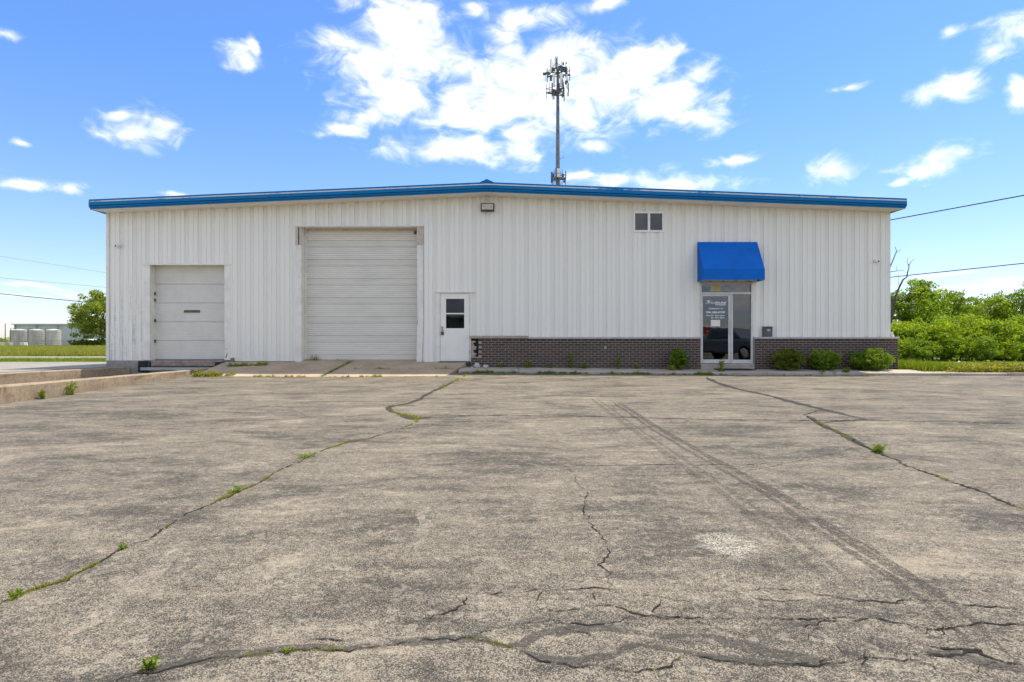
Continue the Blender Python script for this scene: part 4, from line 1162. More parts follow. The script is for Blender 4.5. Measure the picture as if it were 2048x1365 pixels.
ebox('side_glass', 'glass', 1465.5, 1501.5, 588.9, 719.9, .004, .010, ent, .0005)
ebox('transom_glass', 'glass', 1403.1, 1501.5, 568.6, 584.9, .004, .010, ent, .0005)
ebox('notice', 'tan', 1421.5, 1442, 569.6, 583, -.0015, .0035, ent, .0002)
m = MB(); m.cbox(fx(1399.5), fx(1506.5), WALL_Y - .12, WALL_Y + .12, .12, fz(728), .015); m.build('sill', 'walk', ent)


def text(name, s, px0, px1, py0, py1, mat, parent, y, shear=0.0, bold=0.0, label=None):
    cu = bpy.data.curves.new('t', 'FONT'); cu.body = s; cu.shear = shear; cu.extrude = 0.0; cu.offset = bold; cu.resolution_u = 3
    o = bpy.data.objects.new('t', cu); COL.objects.link(o)
    dg = bpy.context.evaluated_depsgraph_get(); me = bpy.data.meshes.new_from_object(o.evaluated_get(dg))
    v = np.array([p.co[:] for p in me.vertices]); f = [tuple(p.vertices) for p in me.polygons]
    bpy.data.objects.remove(o); bpy.data.curves.remove(cu)
    lo, hi = v.min(0), v.max(0)
    X = fx(px0) + (v[:, 0] - lo[0]) / (hi[0] - lo[0]) * (fx(px1) - fx(px0))
    Z = fz(py1) + (v[:, 1] - lo[1]) / (hi[1] - lo[1]) * (fz(py0) - fz(py1))
    V = np.c_[X, np.full(len(X), y), Z]
    return obj(name, V, f, mat, parent, label=label)


YT = YE + .0015
# the big swooping initial, then the capitals
m = MB()
sw = [(1409.5, 606.9), (1412, 606.8), (1416, 606.4), (1419, 605.6), (1420.3, 604.6), (1419.2, 603.7), (1416, 603.2), (1414.2, 602.6), (1414.6, 601.9), (1417, 601.3), (1420.5, 601.1), (1424.5, 601.2)]
ww = [.1, .5, .9, 1.3, 1.6, 1.6, 1.4, 1.5, 1.2, .9, .6, .1]
up = []
for i, ((x, y), ww_) in enumerate(zip(sw, ww)):
    x0, y0 = sw[max(i - 1, 0)]; x1, y1 = sw[min(i + 1, len(sw) - 1)]
    L = math.hypot(x1 - x0, y1 - y0); nx_, ny_ = -(y1 - y0) / L, (x1 - x0) / L
    up.append(((fx(x + nx_ * ww_ / 2), YT, fz(y + ny_ * ww_ / 2)), (fx(x - nx_ * ww_ / 2), YT, fz(y - ny_ * ww_ / 2))))
m.add([p for pr in up for p in pr], [(2 * i, 2 * i + 1, 2 * i + 3, 2 * i + 2) for i in range(len(up) - 1)])
m.build('lettering', 'white', edoor, label='swooping white initial of the shop name on the glass')
text('lettering', 'ILVERLINE', 1421.4, 1453.2, 603.9, 607.6, 'white', edoor, YT, 0.3, 0.03, 'shop name in slanted white capitals')
text('lettering', 'TRAILERS', 1430.6, 1452.2, 608.6, 611.2, 'white', edoor, YT, 0.3, 0.03, 'small white word below the shop name')
text('lettering', 'FRANKLIN, IN', 1417.6, 1446.8, 616, 619.6, 'white', edoor, YT, 0.3, 0.02, 'white town line on the glass')
text('lettering', '706.286.8778', 1412, 1450.4, 623, 627, 'white', edoor, YT, 0.3, 0.03, 'white telephone number on the glass')
text('lettering', 'Mon-Fri', 1412, 1428.2, 629.8, 632.8, 'white', edoor, YT, 0.25, 0.02, 'white weekdays on the glass')
text('lettering', '9am-5pm', 1430, 1449.4, 629.9, 633.4, 'white', edoor, YT, 0.25, 0.02, 'white weekday hours on the glass')
text('lettering', 'Sat', 1422, 1427.8, 634.3, 637, 'white', edoor, YT, 0.25, 0.02, 'white Saturday on the glass')
text('lettering', '9am-2pm', 1430, 1449.4, 634.3, 637.8, 'white', edoor, YT, 0.25, 0.02, 'white Saturday hours on the glass')
text('house_number', '685', 1446, 1459.6, 572.6, 581.8, 'white', ent, YT - .001, 0, 0.05, 'white edge of the house number')
text('house_number', '685', 1446.4, 1459.2, 573.0, 581.4, 'black', ent, YT - .003, 0, 0.0, 'black house number 685')
m = MB(); yb2 = YE + .012
for (a, b, t, d) in ((1419.5, 1443, 638.5, 640.2), (1419.5, 1443, 653.2, 655.5), (1419.5, 1422, 633, 657), (1440.8, 1443, 638, 657), (1413, 1419.5, 639, 640.6), (1443, 1452, 638.6, 640.2), (1413, 1419.5, 652.5, 654.4), (1443, 1447, 653, 655)):
    m.box(fx(a), fx(b), yb2, yb2 + .02, fz(d), fz(t))
m.build('sign_holder', 'black', edoor)
m = MB(); m.box(fx(1422.1), fx(1440.7), YE - .0005, YE + .0035, fz(653), fz(640.3)); m.build('notice', 'paper', edoor)

# ---- brick wainscot
ZB0, ZB1 = 0.12, fz(678.4); YBF = WALL_Y - .10
NR = 13; RH = (ZB1 - ZB0) / NR; BL = 0.2135; MJ = 0.0145


def brick_mesh(L, H, Dp=0.09):
    m = MB(); m.cbox(-L / 2, L / 2, 0, Dp, 0, H, .004)
    me = bpy.data.meshes.new('brick'); me.from_pydata(m.v, [], m.f)
    me.materials.append(MAT['brick']); return me


def wainscot(x0, x1, single, hole=None):
    w_ = bpy.data.objects.new('brick_wainscot', None); COL.objects.link(w_); place(w_, ((x0 + x1) / 2, YBF, ZB0), B)
    m = MB()
    if hole:
        hx1, hz0 = hole
        m.box(hx1, x1, YBF + .009, WALL_Y + .02, ZB0 - .1, ZB1); m.box(x0, hx1, YBF + .009, WALL_Y + .02, ZB0 - .1, hz0)
    else:
        m.box(x0, x1, YBF + .009, WALL_Y + .02, ZB0 - .1, ZB1)
    m.build('mortar_bed', 'mortar', w_)
    full = brick_mesh(BL - MJ, RH - MJ)
    allm = MB()
    for r_ in range(NR):
        z = ZB0 + r_ * RH + MJ / 2
        x = x0 - (BL / 2 if r_ % 2 else 0)
        while x < x1 - .02:
            a, b = max(x, x0) + MJ / 2, min(x + BL, x1) - MJ / 2
            dy = float(rng.normal(0, .0012))
            skip = hole and a < hole[0] - .03 and z > hole[1] - .02
            if b - a > .03 and not skip:
                if hole and a < hole[0] < b and z > hole[1]: a = hole[0] + .005
                if single:
                    me = full if abs((b - a) - (BL - MJ)) < 1e-4 else brick_mesh(b - a, RH - MJ)
                    o = bpy.data.objects.new('brick', me); COL.objects.link(o); place(o, ((a + b) / 2, YBF + dy, z), w_)
                else:
                    allm.cbox(a, b, YBF + dy, YBF + dy + .09, z, z + RH - MJ, .004)
            x += BL
    if not single:
        allm.build('brick', 'brick', w_, kind='stuff')
    # stone cap
    m = MB()
    L = x1 - x0; n = max(1, int(L / 1.6))
    for i in range(n):
        a, b = x0 + L * i / n + .003, x0 + L * (i + 1) / n - .003
        if hole and i == 0: continue
        c = MB(); c.cbox(a, b + (.04 if (i == n - 1 and x1 > 11) else 0), YBF - .03, WALL_Y + .02, ZB1 + .003, fz(674.4), .008); c.build('cap_stone', 'cap', w_)
    return w_


wl = wainscot(fx(942.3), fx(1399.6), False, (fx(957.5), fz(714)))
wr = wainscot(fx(1506.4), fx(1792), True)
c = MB(); x0 = fx(942.3); L = fx(1399.6) - x0; c.cbox(x0 - .03, x0 + L / max(1, int(L / 1.6)) - .003, YBF - .035, WALL_Y + .02, ZB1 + .012, fz(672), .012); c.build('cap_stone', 'block', wl, label='stained end cap stone over the broken brick corner')
# broken corner: rough block core with a black sheet as the shade of the cavity
m = MB(); r = np.random.default_rng(5)
n = 9
for i in range(n):
    za = fz(714) + (fz(682) - fz(714)) * i / n; zb = fz(714) + (fz(682) - fz(714)) * (i + 1) / n
    wdt = .10 + .05 * math.sin(i * 1.7) + r.uniform(-.02, .02)
    m.hexa([(x0 + .005, YBF + .03 + r.uniform(0, .03), za), (x0 + .02 + wdt, YBF + .025 + r.uniform(0, .03), za), (x0 + .02 + wdt, WALL_Y, za), (x0 + .005, WALL_Y, za)],
           [(x0 + .005, YBF + .03 + r.uniform(0, .03), zb), (x0 + .01 + wdt + r.uniform(-.02, .02), YBF + .025 + r.uniform(0, .03), zb), (x0 + .01 + wdt, WALL_Y, zb), (x0 + .005, WALL_Y, zb)])
m.build('block_core', 'block', wl)
m = MB(); m.box(x0, fx(957.5), WALL_Y + .002, WALL_Y + .02, fz(714), ZB1); m.build('cavity_shade', 'black', wl)
m = MB(); m.box(fx(1792) - .09, fx(1792), WALL_Y + .0, WALL_Y + .5, ZB0 - .1, ZB1); m.build('brick_return', 'brick', wr)
# downspout foot at the right corner
m = MB(); m.tube([(XR + .05, WALL_Y - .01, fz(664)), (XR + .06, WALL_Y - .015, fz(670)), (XR + .09, WALL_Y - .02, fz(674))], .035, 8); m.build('corner_flare', 'trim', B)
# outlet cover on the bricks
m = MB(); m.cbox(fx(1207), fx(1212), YBF - .012, YBF + .004, fz(699), fz(692), .004); m.build('outlet_cover', 'steel', wl)


# ------------------------------------------------------------------ things fixed to or standing by the warehouse
t = thing('awning', 'bright blue fabric awning over the glass entrance', 'awning', (fx(1453), WALL_Y - .3, fz(565)))
ax0, ax1, az0, az1 = fx(1394.5), fx(1513), fz(565), fz(485); AD = .60; YA = WALL_Y - .012
zf0, zf1 = az0 + .015, az0 + .015 + .33
sidep = [(YA, az0), (YA - AD, zf0), (YA - AD, zf1), (YA - .04, az1), (YA, az1)]
m = MB(); n = 8
for k in range(n):
    u0, u1 = k / n, (k + 1) / n
    sag = lambda u: -.010 * math.sin(math.pi * u)
    for i in range(6):
        s0, s1 = i / 6, (i + 1) / 6
        P = lambda u, s: (ax0 + (ax1 - ax0) * u, (YA - AD) + (AD - .04) * s, zf1 + (az1 - zf1) * s + sag(s) * (1 + .4 * math.sin(u * 9)))
        m.add([P(u0, s0), P(u1, s0), P(u1, s1), P(u0, s1)], [(0, 1, 2, 3)])
m.add([(ax0, YA - .04, az1), (ax1, YA - .04, az1), (ax1, YA, az1), (ax0, YA, az1)], [(0, 1, 2, 3)])
m.build('top_panel', 'awning', t)
m = MB(); m.hexa([(ax0, YA - AD - .004, zf0), (ax1, YA - AD - .004, zf0), (ax1, YA - AD + .004, zf0), (ax0, YA - AD + .004, zf0)], [(ax0, YA - AD - .004, zf1 + .003), (ax1, YA - AD - .004, zf1 + .003), (ax1, YA - AD + .004, zf1), (ax0, YA - AD + .004, zf1)]); m.build('valance', 'awning', t)
for X in (ax0, ax1):
    m = MB(); m.add([(X, y, z) for y, z in sidep], [(0, 1, 2, 3, 4)]); m.build('side_panel', 'awning', t)
m = MB()
for X in (ax0 + .02, ax1 - .02):
    m.tube([(X, YA - .01, az0 + .02), (X, YA - AD + .02, zf0 + .02), (X, YA - AD + .02, zf1 - .02), (X, YA - .03, az1 - .02)], .012, 6)
m.tube([(ax0 + .02, YA - AD + .02, zf0 + .02), (ax1 - .02, YA - AD + .02, zf0 + .02)], .012, 6); m.tube([(ax0 + .02, YA - .02, az1 - .03), (ax1 - .02, YA - .02, az1 - .03)], .012, 6)
m.build('frame', 'steel', t)

t = thing('wall_light', 'boxy dark-framed floodlight with yellowed lens under the roof peak', 'wall light', (fx(975), WALL_Y - .1, fz(424)))
x0, x1, z0, z1 = fx(962.2), fx(988.6), fz(424), fz(408.7)
m = MB(); m.cbox(x0, x1, WALL_Y - .16, WALL_Y - .001, z0, z1, .025); m.build('housing', 'dark', t)
m = MB(); m.hexa([(x0 + .03, WALL_Y - .185, z0 + .03), (x1 - .03, WALL_Y - .185, z0 + .03), (x1 - .03, WALL_Y - .161, z0 + .03), (x0 + .03, WALL_Y - .161, z0 + .03)], [(x0 + .03, WALL_Y - .17, z1 - .03), (x1 - .03, WALL_Y - .17, z1 - .03), (x1 - .03, WALL_Y - .161, z1 - .03), (x0 + .03, WALL_Y - .161, z1 - .03)]); m.build('lens', 'lens', t)
m = MB(); m.cbox(x0 + .02, x1 - .02, WALL_Y - .195, WALL_Y - .15, z0 + .003, z0 + .026, .004); m.build('lens_frame', 'dark', t)

for px, py, lab in ((239, 492, 'small white dome security camera high on the wall above the loading dock'), (1750, 523, 'small white security camera near the right corner of the wall')):
    t = thing('security_camera', lab, 'camera', (fx(px), WALL_Y - .05, fz(py) - .05), 'security cameras on the wall')
    X, Z = fx(px), fz(py)
    m = MB(); m.tube([(X, WALL_Y + .01, Z + .01), (X, WALL_Y - .03, Z + .01)], .060, 12); m.build('mount', 'whitep', t)
    m = MB(); d = -.03 if px < 500 else .03
    m.tube([(X, WALL_Y - .031, Z), (X + d * .3, WALL_Y - .08, Z - .005), (X + d, WALL_Y - .13, Z - .02)], [.048, .056, .052], 12); m.build('body', 'whitep', t)
    m = MB(); m.tube([(X + d * 1.01, WALL_Y - .1305, Z - .02), (X + d * 1.06, WALL_Y - .138, Z - .022)], [.028, .026], 12); m.build('lens', 'black', t)

t = thing('mailbox', 'dark grey wall mailbox with an oval badge beside the entrance', 'mailbox', (fx(1533), WALL_Y - .07, fz(674)))
x0, x1, z0, z1 = fx(1524.6), fx(1542), fz(673.8), fz(655.5)
m = MB(); m.cbox(x0, x1, WALL_Y - .12, WALL_Y - .002, z0, z1, .012); m.build('box', 'dsteel', t)
m = MB(); m.hexa([(x0 - .01, WALL_Y - .14, z1), (x1 + .01, WALL_Y - .14, z1), (x1 + .01, WALL_Y, z1 + .02), (x0 - .01, WALL_Y, z1 + .02)], [(x0 - .01, WALL_Y - .14, z1 + .012), (x1 + .01, WALL_Y - .14, z1 + .012), (x1 + .01, WALL_Y, z1 + .035), (x0 - .01, WALL_Y, z1 + .035)]); m.build('lid', 'dsteel', t)
n = 20; cx, cz = (x0 + x1) / 2 + .01, z1 - .085
m = MB(); m.add([(cx + .055 * math.cos(6.2832 * i / n), yy, cz + .032 * math.sin(6.2832 * i / n)) for yy in (WALL_Y - .121, WALL_Y - .127) for i in range(n)], [tuple(range(n, 2 * n))] + [(i, (i + 1) % n, n + (i + 1) % n, n + i) for i in range(n)]); m.build('badge', 'cap', t)

for (a, b, t0, t1), lab in (((275, 293, 722.5, 745), 'taller black rubber dock bumper left of the dock door'), ((429, 448, 724.5, 742), 'black rubber dock bumper below the right edge of the dock door')):
    yb_f = WALL_Y - .16; q = yb_f / FPX
    X0, X1, Z0_, Z1_ = (a - 1024) * q, (b - 1024) * q, 1 + (682.5 - t1) * q, 1 + (682.5 - t0) * q
    t = thing('dock_bumper', lab, 'dock bumper', ((X0 + X1) / 2, WALL_Y - .08, Z0_), 'bumpers at the loading dock')
    n = 6
    for i in range(n):
        m = MB(); za = Z0_ + (Z1_ - Z0_) * i / n; zb = Z0_ + (Z1_ - Z0_) * (i + 1) / n - .003
        m.cbox(X0 + float(rng.uniform(0, .01)), X1 - float(rng.uniform(0, .01)), yb_f + float(rng.uniform(0, .012)), WALL_Y + .008, za, zb, .008); m.build('rubber_layer', 'black', t)
    m = MB(); m.cbox(X1 + .004, X1 + .03, yb_f + .05, WALL_Y + .008, Z0_ + .02, Z1_ - .01, .004); m.build('angle_iron', 'dsteel', t)
m = MB()
X, Y = fx(466), WALL_Y - .05
m.tube([(X, Y, .2), (X, Y, .44)], .035, 8); m.tube([(X - .04, Y, .44), (X + .05, Y, .45)], .04, 8)
o = m.build('pipe_stub', 'rust'); tag(o, 'short rusty pipe stub at the wall right of the dock bumpers', 'pipe')
m = MB(); zz = swz(7.2, 1) + .003
m.hexa([(fx(1424), 18.02, zz - .006), (fx(1496), 17.96, zz - .008), (fx(1490), 18.42, zz - .003), (fx(1424), 18.44, zz - .003)], [(fx(1424), 18.02, zz + .012), (fx(1496), 17.96, zz + .010), (fx(1490), 18.42, zz + .014), (fx(1424), 18.44, zz + .015)])
o = m.build('door_mat', 'black'); tag(o, 'thin black mat on the walk before the glass door', 'door mat')

# rubble by the broken brick corner
def rubble(x, y, s, seed, label):
    r = np.random.default_rng(seed); bm = bmesh.new(); bmesh.ops.create_icosphere(bm, subdivisions=2, radius=1)
    v = np.array([p.co[:] for p in bm.verts]); f = [tuple(q.index for q in p.verts) for p in bm.faces]; bm.free()
    k = np.sign(v) * np.abs(v) ** 0.55; k *= (1 + r.normal(0, .07, (len(k), 1))); k = k * np.array(s)
    a = r.uniform(0, 3); c_, s_ = math.cos(a), math.sin(a)
    k = np.c_[k[:, 0] * c_ - k[:, 1] * s_, k[:, 0] * s_ + k[:, 1] * c_, k[:, 2]]
    k += np.array([x, y, swz(x, 1) - .012 - k[:, 2].min()])
    o = obj('masonry_chunk', k, f, 'chunk'); tag(o, label, 'rubble', 'masonry rubble by the brick corner')


rubble(fx(955), 18.28, (.10, .07, .055), 1, 'largest pale masonry chunk below the broken brick corner')
rubble(fx(972), 18.30, (.085, .06, .045), 2, 'whitish masonry chunk right of the largest one by the bricks')
t_ = obj('masonry_chunk', [(fx(951) + dx_, 18.26 + dy_, swz(0, 1) + .085 + dz_) for dx_, dy_, dz_ in [(0, 0, 0), (.13, .01, .005), (.13, .08, .01), (.0, .07, 0), (.01, .01, .06), (.115, .015, .05), (.12, .07, .055), (.01, .065, .065)]],
         [(3, 2, 1, 0), (4, 5, 6, 7), (0, 1, 5, 4), (1, 2, 6, 5), (2, 3, 7, 6), (3, 0, 4, 7)], 'chunk'); tag(t_, 'broken pale brick resting on top of the masonry chunks', 'rubble', 'masonry rubble by the brick corner')
rubble(fx(946), 18.22, (.035, .03, .02), 4, 'smallest masonry crumb beside the side door frame')

# shrubs along the bricks
def sz(px): return swz(fx(px), 1) - .01
shrub('shrub', 'ragged upright green shrub left of the glass entrance', (fx(1352), 18.18, sz(1352)), (.29, .24, .34), 5200, 'leaf_shrub', .055, 21, 'shrubs along the brick base')
shrub('shrub', 'olive-brown rounded shrub nearest the right of the entrance', (fx(1559), 18.12, sz(1559)), (.46, .34, .32), 9000, 'leaf_brown', .052, 22, 'shrubs along the brick base')
shrub('shrub', 'dark green rounded shrub between the olive one and the corner one', (fx(1632), 18.12, sz(1632)), (.47, .34, .31), 9000, 'leaf_shrub', .052, 23, 'shrubs along the brick base')
shrub('shrub', 'largest dense green shrub near the right corner of the building', (fx(1721), 18.08, sz(1721)), (.57, .38, .33), 12000, 'leaf_shrub', .052, 24, 'shrubs along the brick base')

W = [(1590, 18.2, .58, .10, 90, 'weed', .07, 'feathery pale weed standing between two rounded shrubs'),
     (1143, 18.36, .55, .08, 60, 'weed', .06, 'tallest thin weed against the middle of the brick base'),
     (1236, 18.36, .42, .06, 50, 'weed', .055, 'slender weed against the bricks below the upper window'),
     (1055, 18.36, .26, .10, 60, 'weed', .05, 'bushy low weed against the left bricks with yellow flower'),
     (1002, 18.38, .16, .05, 24, 'weed', .045, 'small flowering weed near the rubble'),
     (1273, 18.38, .18, .07, 36, 'weed', .045, 'short weed between the slender weed and the ragged shrub'),
     (1100, 18.38, .17, .06, 30, 'weed', .045, 'short weed left of the tallest thin weed'),
     (1168, 18.38, .16, .12, 60, 'weed', .045, 'low spreading weed right of the tallest thin weed'),
     (1345, 17.98, .14, .16, 110, 'weedy', .045, 'low yellowish weed at the foot of the ragged shrub'),
     (1441, 17.62, .34, .12, 80, 'weed', .055, 'leafy weed growing through the walk before the glass door'),
     (1645, 17.34, .14, .10, 50, 'weed', .05, 'weed at the kerb before the middle rounded shrub'),
     (1668, 17.34, .12, .08, 40, 'weed', .05, 'smaller weed at the kerb between two rounded shrubs'),
     (1693, 17.34, .24, .10, 70, 'weed', .055, 'tall kerb weed before the largest shrub')]
for i, (px, y, h, sp, n, mt, ls, lab) in enumerate(W):
    X = (px - 1024) * y / FPX
    weed('weed', lab, X, y, swz(X, 1) - .02 if y > 17.4 else .0, h, sp * 1.4, int(n * 2.8), 300 + i, mt, ls * 1.2, 5, 'weeds along the front of the building', ('flower', 2) if 'flower' in lab else None)

# weeds at the foot of the retaining wall and of the apron
GW = [(120, 789.5, .26, .16, 150, 'larger leafy weed at the foot of the near retaining wall'), (68, 798, .15, .09, 130, 'smaller leafy weed at the foot of the near retaining wall'),
      (300, 1337, .040, .035, 60, 'weed rosette in the tar-sealed crack at bottom left'), (575, 1305, .018, .025, 50, 'small weed in the tar-sealed crack near the bottom'),
      (1753, 905, .07, .11, 260, 'weed patch in the long crack on the right of the lot'),
      (30, 1196, .035, .04, 60, 'weed tuft in the diagonal crack at the left edge of the picture'), (248, 1098, .028, .035, 50, 'weed tuft midway along the lower diagonal crack'),
      (465, 986, .045, .08, 90, 'weed tuft on the diagonal crack, left of its middle'), (610, 917, .05, .12, 110, 'weed tuft at the bend of the diagonal crack')]
for i, (px, py, h, sp, n, lab) in enumerate(GW):
    X, Y = ground(px, py)
    if i < 2: X = w1x(Y) + 0.10
    weed('weed', lab, X, Y, asph(X, Y), h, sp, n, 340 + i, 'weed', min(.055, h * .45 + .008), 7, 'weeds in the asphalt lot', None, .42 if i < 2 else .2)


# uncountable growth in joints and cracks
def along(pts, n, sd, r, lo=0.0, hi=1.0, gaps=3.0, thr=-.3):
    P = np.array(pts); L = np.r_[0, np.cumsum(np.linalg.norm(np.diff(P, axis=0), axis=1))]
    s = r.uniform(lo, hi, n) * L[-1]
    ph = r.uniform(0, 6.28, 4)
    k = np.sin(s * gaps + ph[0]) + .7 * np.sin(s * gaps * 2.7 + ph[1]) + .6 * np.sin(s * gaps * 6.1 + ph[2]) + .5 * np.sin(s * gaps * 15 + ph[3])
    keep = k + r.normal(0, .6, n) > thr
    s = s[keep]; k = np.clip(.35 + .4 * (k[keep] - thr), .2, 1.5)
    x = np.interp(s, L, P[:, 0]) + r.normal(0, sd, len(s)) * k; y = np.interp(s, L, P[:, 1]) + r.normal(0, sd, len(s)) * k
    return np.c_[x, y, [asph(a, b) for a, b in zip(x, y)]], k


def crack_growth(label, pts, n, h, sd, seed, lo=0, hi=1, gaps=3.0, thr=-.2, mat='weedy'):
    r = np.random.default_rng(seed)
    Bp, k = along(pts, n, sd, r, lo, hi, gaps, thr)
    v, f = blade_arrays(Bp, h, h * .28, r, .6)
    v = v.reshape(-1, 3, 3); base = (v[:, 0] + v[:, 1]) / 2; v[:, 2] = base + (v[:, 2] - base) * k[:, None]; v = v.reshape(-1, 3)
    o = obj('crack_grass', v, f, mat, kind='stuff'); o['label'] = label; o['category'] = 'grass'


crack_growth('yellow-green grass along the long diagonal crack on the left', CR_A, 5600, .017, .008, 1, 0, 1, 3.6, .15)
crack_growth('grass in the crooked tar-sealed crack running to the apron', CR_B, 900, .03, .03, 2, .0, .45, 1.2, -.8)
crack_growth('grass at the top end of the tar-sealed crack beside the apron', gp([(880, 776), (905, 766), (925, 757), (937, 750)]), 500, .05, .035, 12, 0, 1, 3, -.5)
crack_growth('sparse grass in the thin crack crossing the lot', CR_C, 500, .022, .015, 3, 0, 1, 1.3, .5)
crack_growth('grass in the long crack at the right edge of the lot', CR_D2, 1800, .024, .018, 4, .2, 1, 1.1, .1)
crack_growth('moss and grass in the curved tar-sealed crack at the bottom', CR_G, 1600, .009, .007, 5, .25, 1, 9, .1)
crack_growth('moss in the thin bottom crack right of centre', THIN[10], 500, .007, .006, 6, .4, 1, 9, -.2)


def strip_growth(name, label, x0, x1, yf, zf, n, h, seed, mat, gaps=4.0, thr=0.0, sd=.03, leafy=False):
    r = np.random.default_rng(seed)
    x = r.uniform(x0, x1, n); ph = r.uniform(0, 6.28, 4)
    k = np.sin(x * gaps + ph[0]) + .8 * np.sin(x * gaps * 2.3 + ph[1]) + .7 * np.sin(x * gaps * 5.9 + ph[2]) + .6 * np.sin(x * gaps * 14 + ph[3])
    keep = k + r.normal(0, .7, n) > thr
    x = x[keep]; k = np.clip(.35 + .4 * (k[keep] - thr), .15, 1.5)
    y = np.array([yf(a) for a in x]) + r.normal(0, sd, len(x)); z = np.array([zf(a, b) for a, b in zip(x, y)])
    if leafy:
        C = np.c_[x, y, z + np.abs(r.normal(0, h * .5, len(x))) * k]; v, f = leaf_arrays(C, h * .45, r, .4, .5)
    else:
        v, f = blade_arrays(np.c_[x, y, z], h, h * .14, r, .5)
        v = v.reshape(-1, 3, 3); base = (v[:, 0] + v[:, 1]) / 2; v[:, 2] = base + (v[:, 2] - base) * k[:, None]; v = v.reshape(-1, 3)
    o = obj(name, v, f, mat, kind='stuff'); o['label'] = label; o['category'] = 'grass'


strip_growth('kerb_grass', 'grass fringe growing along the kerb before the bricks', -1.5, 6.2, lambda x: kerb_y(x) - .035, lambda x, y: asph(x, y), 5200, .085, 30, 'weed', 3.0, -.45)
strip_growth('kerb_grass', 'thin grass along the kerb right of the entrance', 6.2, 12.5, lambda x: kerb_y(x) - .03, lambda x, y: asph(x, y), 1500, .06, 31, 'weed', 3.0, .2)
strip_growth('joint_grass', 'yellow weeds along the front edge of the concrete apron', -8.3, -2.0, lambda x: 16.40, lambda x, y: asph(x, y), 2600, .10, 32, 'weedy', 2.6, .55)
strip_growth('joint_grass', 'bright weed bank at the left end of the apron', -8.75, -7.75, lambda x: 16.55 + (x + 8.4) * .25, lambda x, y: .02, 1500, .13, 33, 'weedy', 2, -2, .09, True)
strip_growth('joint_grass', 'green weeds against the low wall left of the apron', -8.5, -7.4, lambda x: 17.9 + (x + 8.5) * .2, lambda x, y: apz(min(y, 18.6)), 900, .12, 34, 'weed', 2, -1, .08, True)
strip_growth('joint_grass', 'small weeds in the apron joint before the doors', -5.0, -1.4, lambda x: yj, lambda x, y: apz(y), 700, .07, 35, 'weed', 3.2, .6, .02)
r = np.random.default_rng(36); s = r.uniform(0, 1, 500); jx = -5.25 + s * .25 + r.normal(0, .03, 500); jy = 16.45 + s * 2.2
v, f = blade_arrays(np.c_[jx, jy, [apz(min(a, 18.6)) for a in jy]], .06, .01, r, .5); o = obj('joint_grass', v, f, 'weed', kind='stuff'); o['label'] = 'grass in the joint running up to the big door'; o['category'] = 'grass'
strip_growth('joint_grass', 'wisps of dry grass at the foot of the big door', -6.5, -5.2, lambda x: 18.85, lambda x, y: apz(18.6), 160, .16, 37, 'field', 3, -.3)

# lawn blades and the weedy patch at the end of the walk
r = np.random.default_rng(50); n = 60000
x = 12.0 + 34 * r.uniform(0, 1, n) ** 1.2; y = 17.5 + 12 * r.uniform(0, 1, n)
v, f = blade_arrays(np.c_[x, y, np.full(n, .07)], .075, .02, r, .5); o = obj('lawn_grass', v, f, 'lawn', kind='stuff'); o['label'] = 'mown lawn grass right of the building'; o['category'] = 'grass'
r = np.random.default_rng(51); n = 9000
x = 12.1 + np.abs(r.normal(0, 1.6, n)); y = 17.55 + r.uniform(0, 3.6, n); h_ = np.clip(.36 - .10 * (x - 12), .08, .34)
v, f = blade_arrays(np.c_[x, y, np.full(n, .07)], 1.0, .03, r, .35); v = v.reshape(-1, 3, 3); v[:, 2, 2] = .07 + (v[:, 2, 2] - .07) * h_; v[:, 2, :2] = v[:, 0, :2] + (v[:, 2, :2] - v[:, 0, :2]) * h_[:, None]
o = obj('tall_grass', v.reshape(-1, 3), f, 'lawn', kind='stuff'); o['label'] = 'tall unmown grass at the right corner of the building'; o['category'] = 'grass'
r = np.random.default_rng(52); n = 9000
x = 12.6 + r.gamma(2.2, 1.3, n); y = kerb_y(13) + .12 + np.abs(r.normal(0, .55, n)) - (x - 12.6) * .03; z = .07 + np.abs(r.normal(0, .11, n))
v, f = leaf_arrays(np.c_[x, y, z], .075, r, .4, .55); o = obj('ground_weeds', v, f, 'weedy', kind='stuff'); o['label'] = 'yellow-green weeds spilling over the kerb at the end of the walk'; o['category'] = 'weeds'
x = r.uniform(13, 40, 2600); y = np.array([kerb_y(a) for a in x]) + .1 + np.abs(r.normal(0, .12, 2600))
v, f = leaf_arrays(np.c_[x, y, .09 + np.abs(r.normal(0, .05, 2600))], .06, r, .4, .55); o = obj('ground_weeds', v, f, 'weedy', kind='stuff'); o['label'] = 'low weeds along the kerb beside the lawn'; o['category'] = 'weeds'
for px, py, lab in ((1918, 724, 'white seed head left on the lawn'), (1972, 729, 'white seed head farther right on the lawn')):
    d = 20.5; X, Y, Z = at(px, py, d); m = MB(); m.tube([(X, Y, .06), (X, Y, Z)], .006, 4); m.lathe((X, Y, Z), [(.006, -.03), (.035, -.015), (.04, 0), (.03, .02), (.006, .03)], 8); tag(m.build('seed_head', 'wflower'), lab, 'flower', 'seed heads on the lawn')

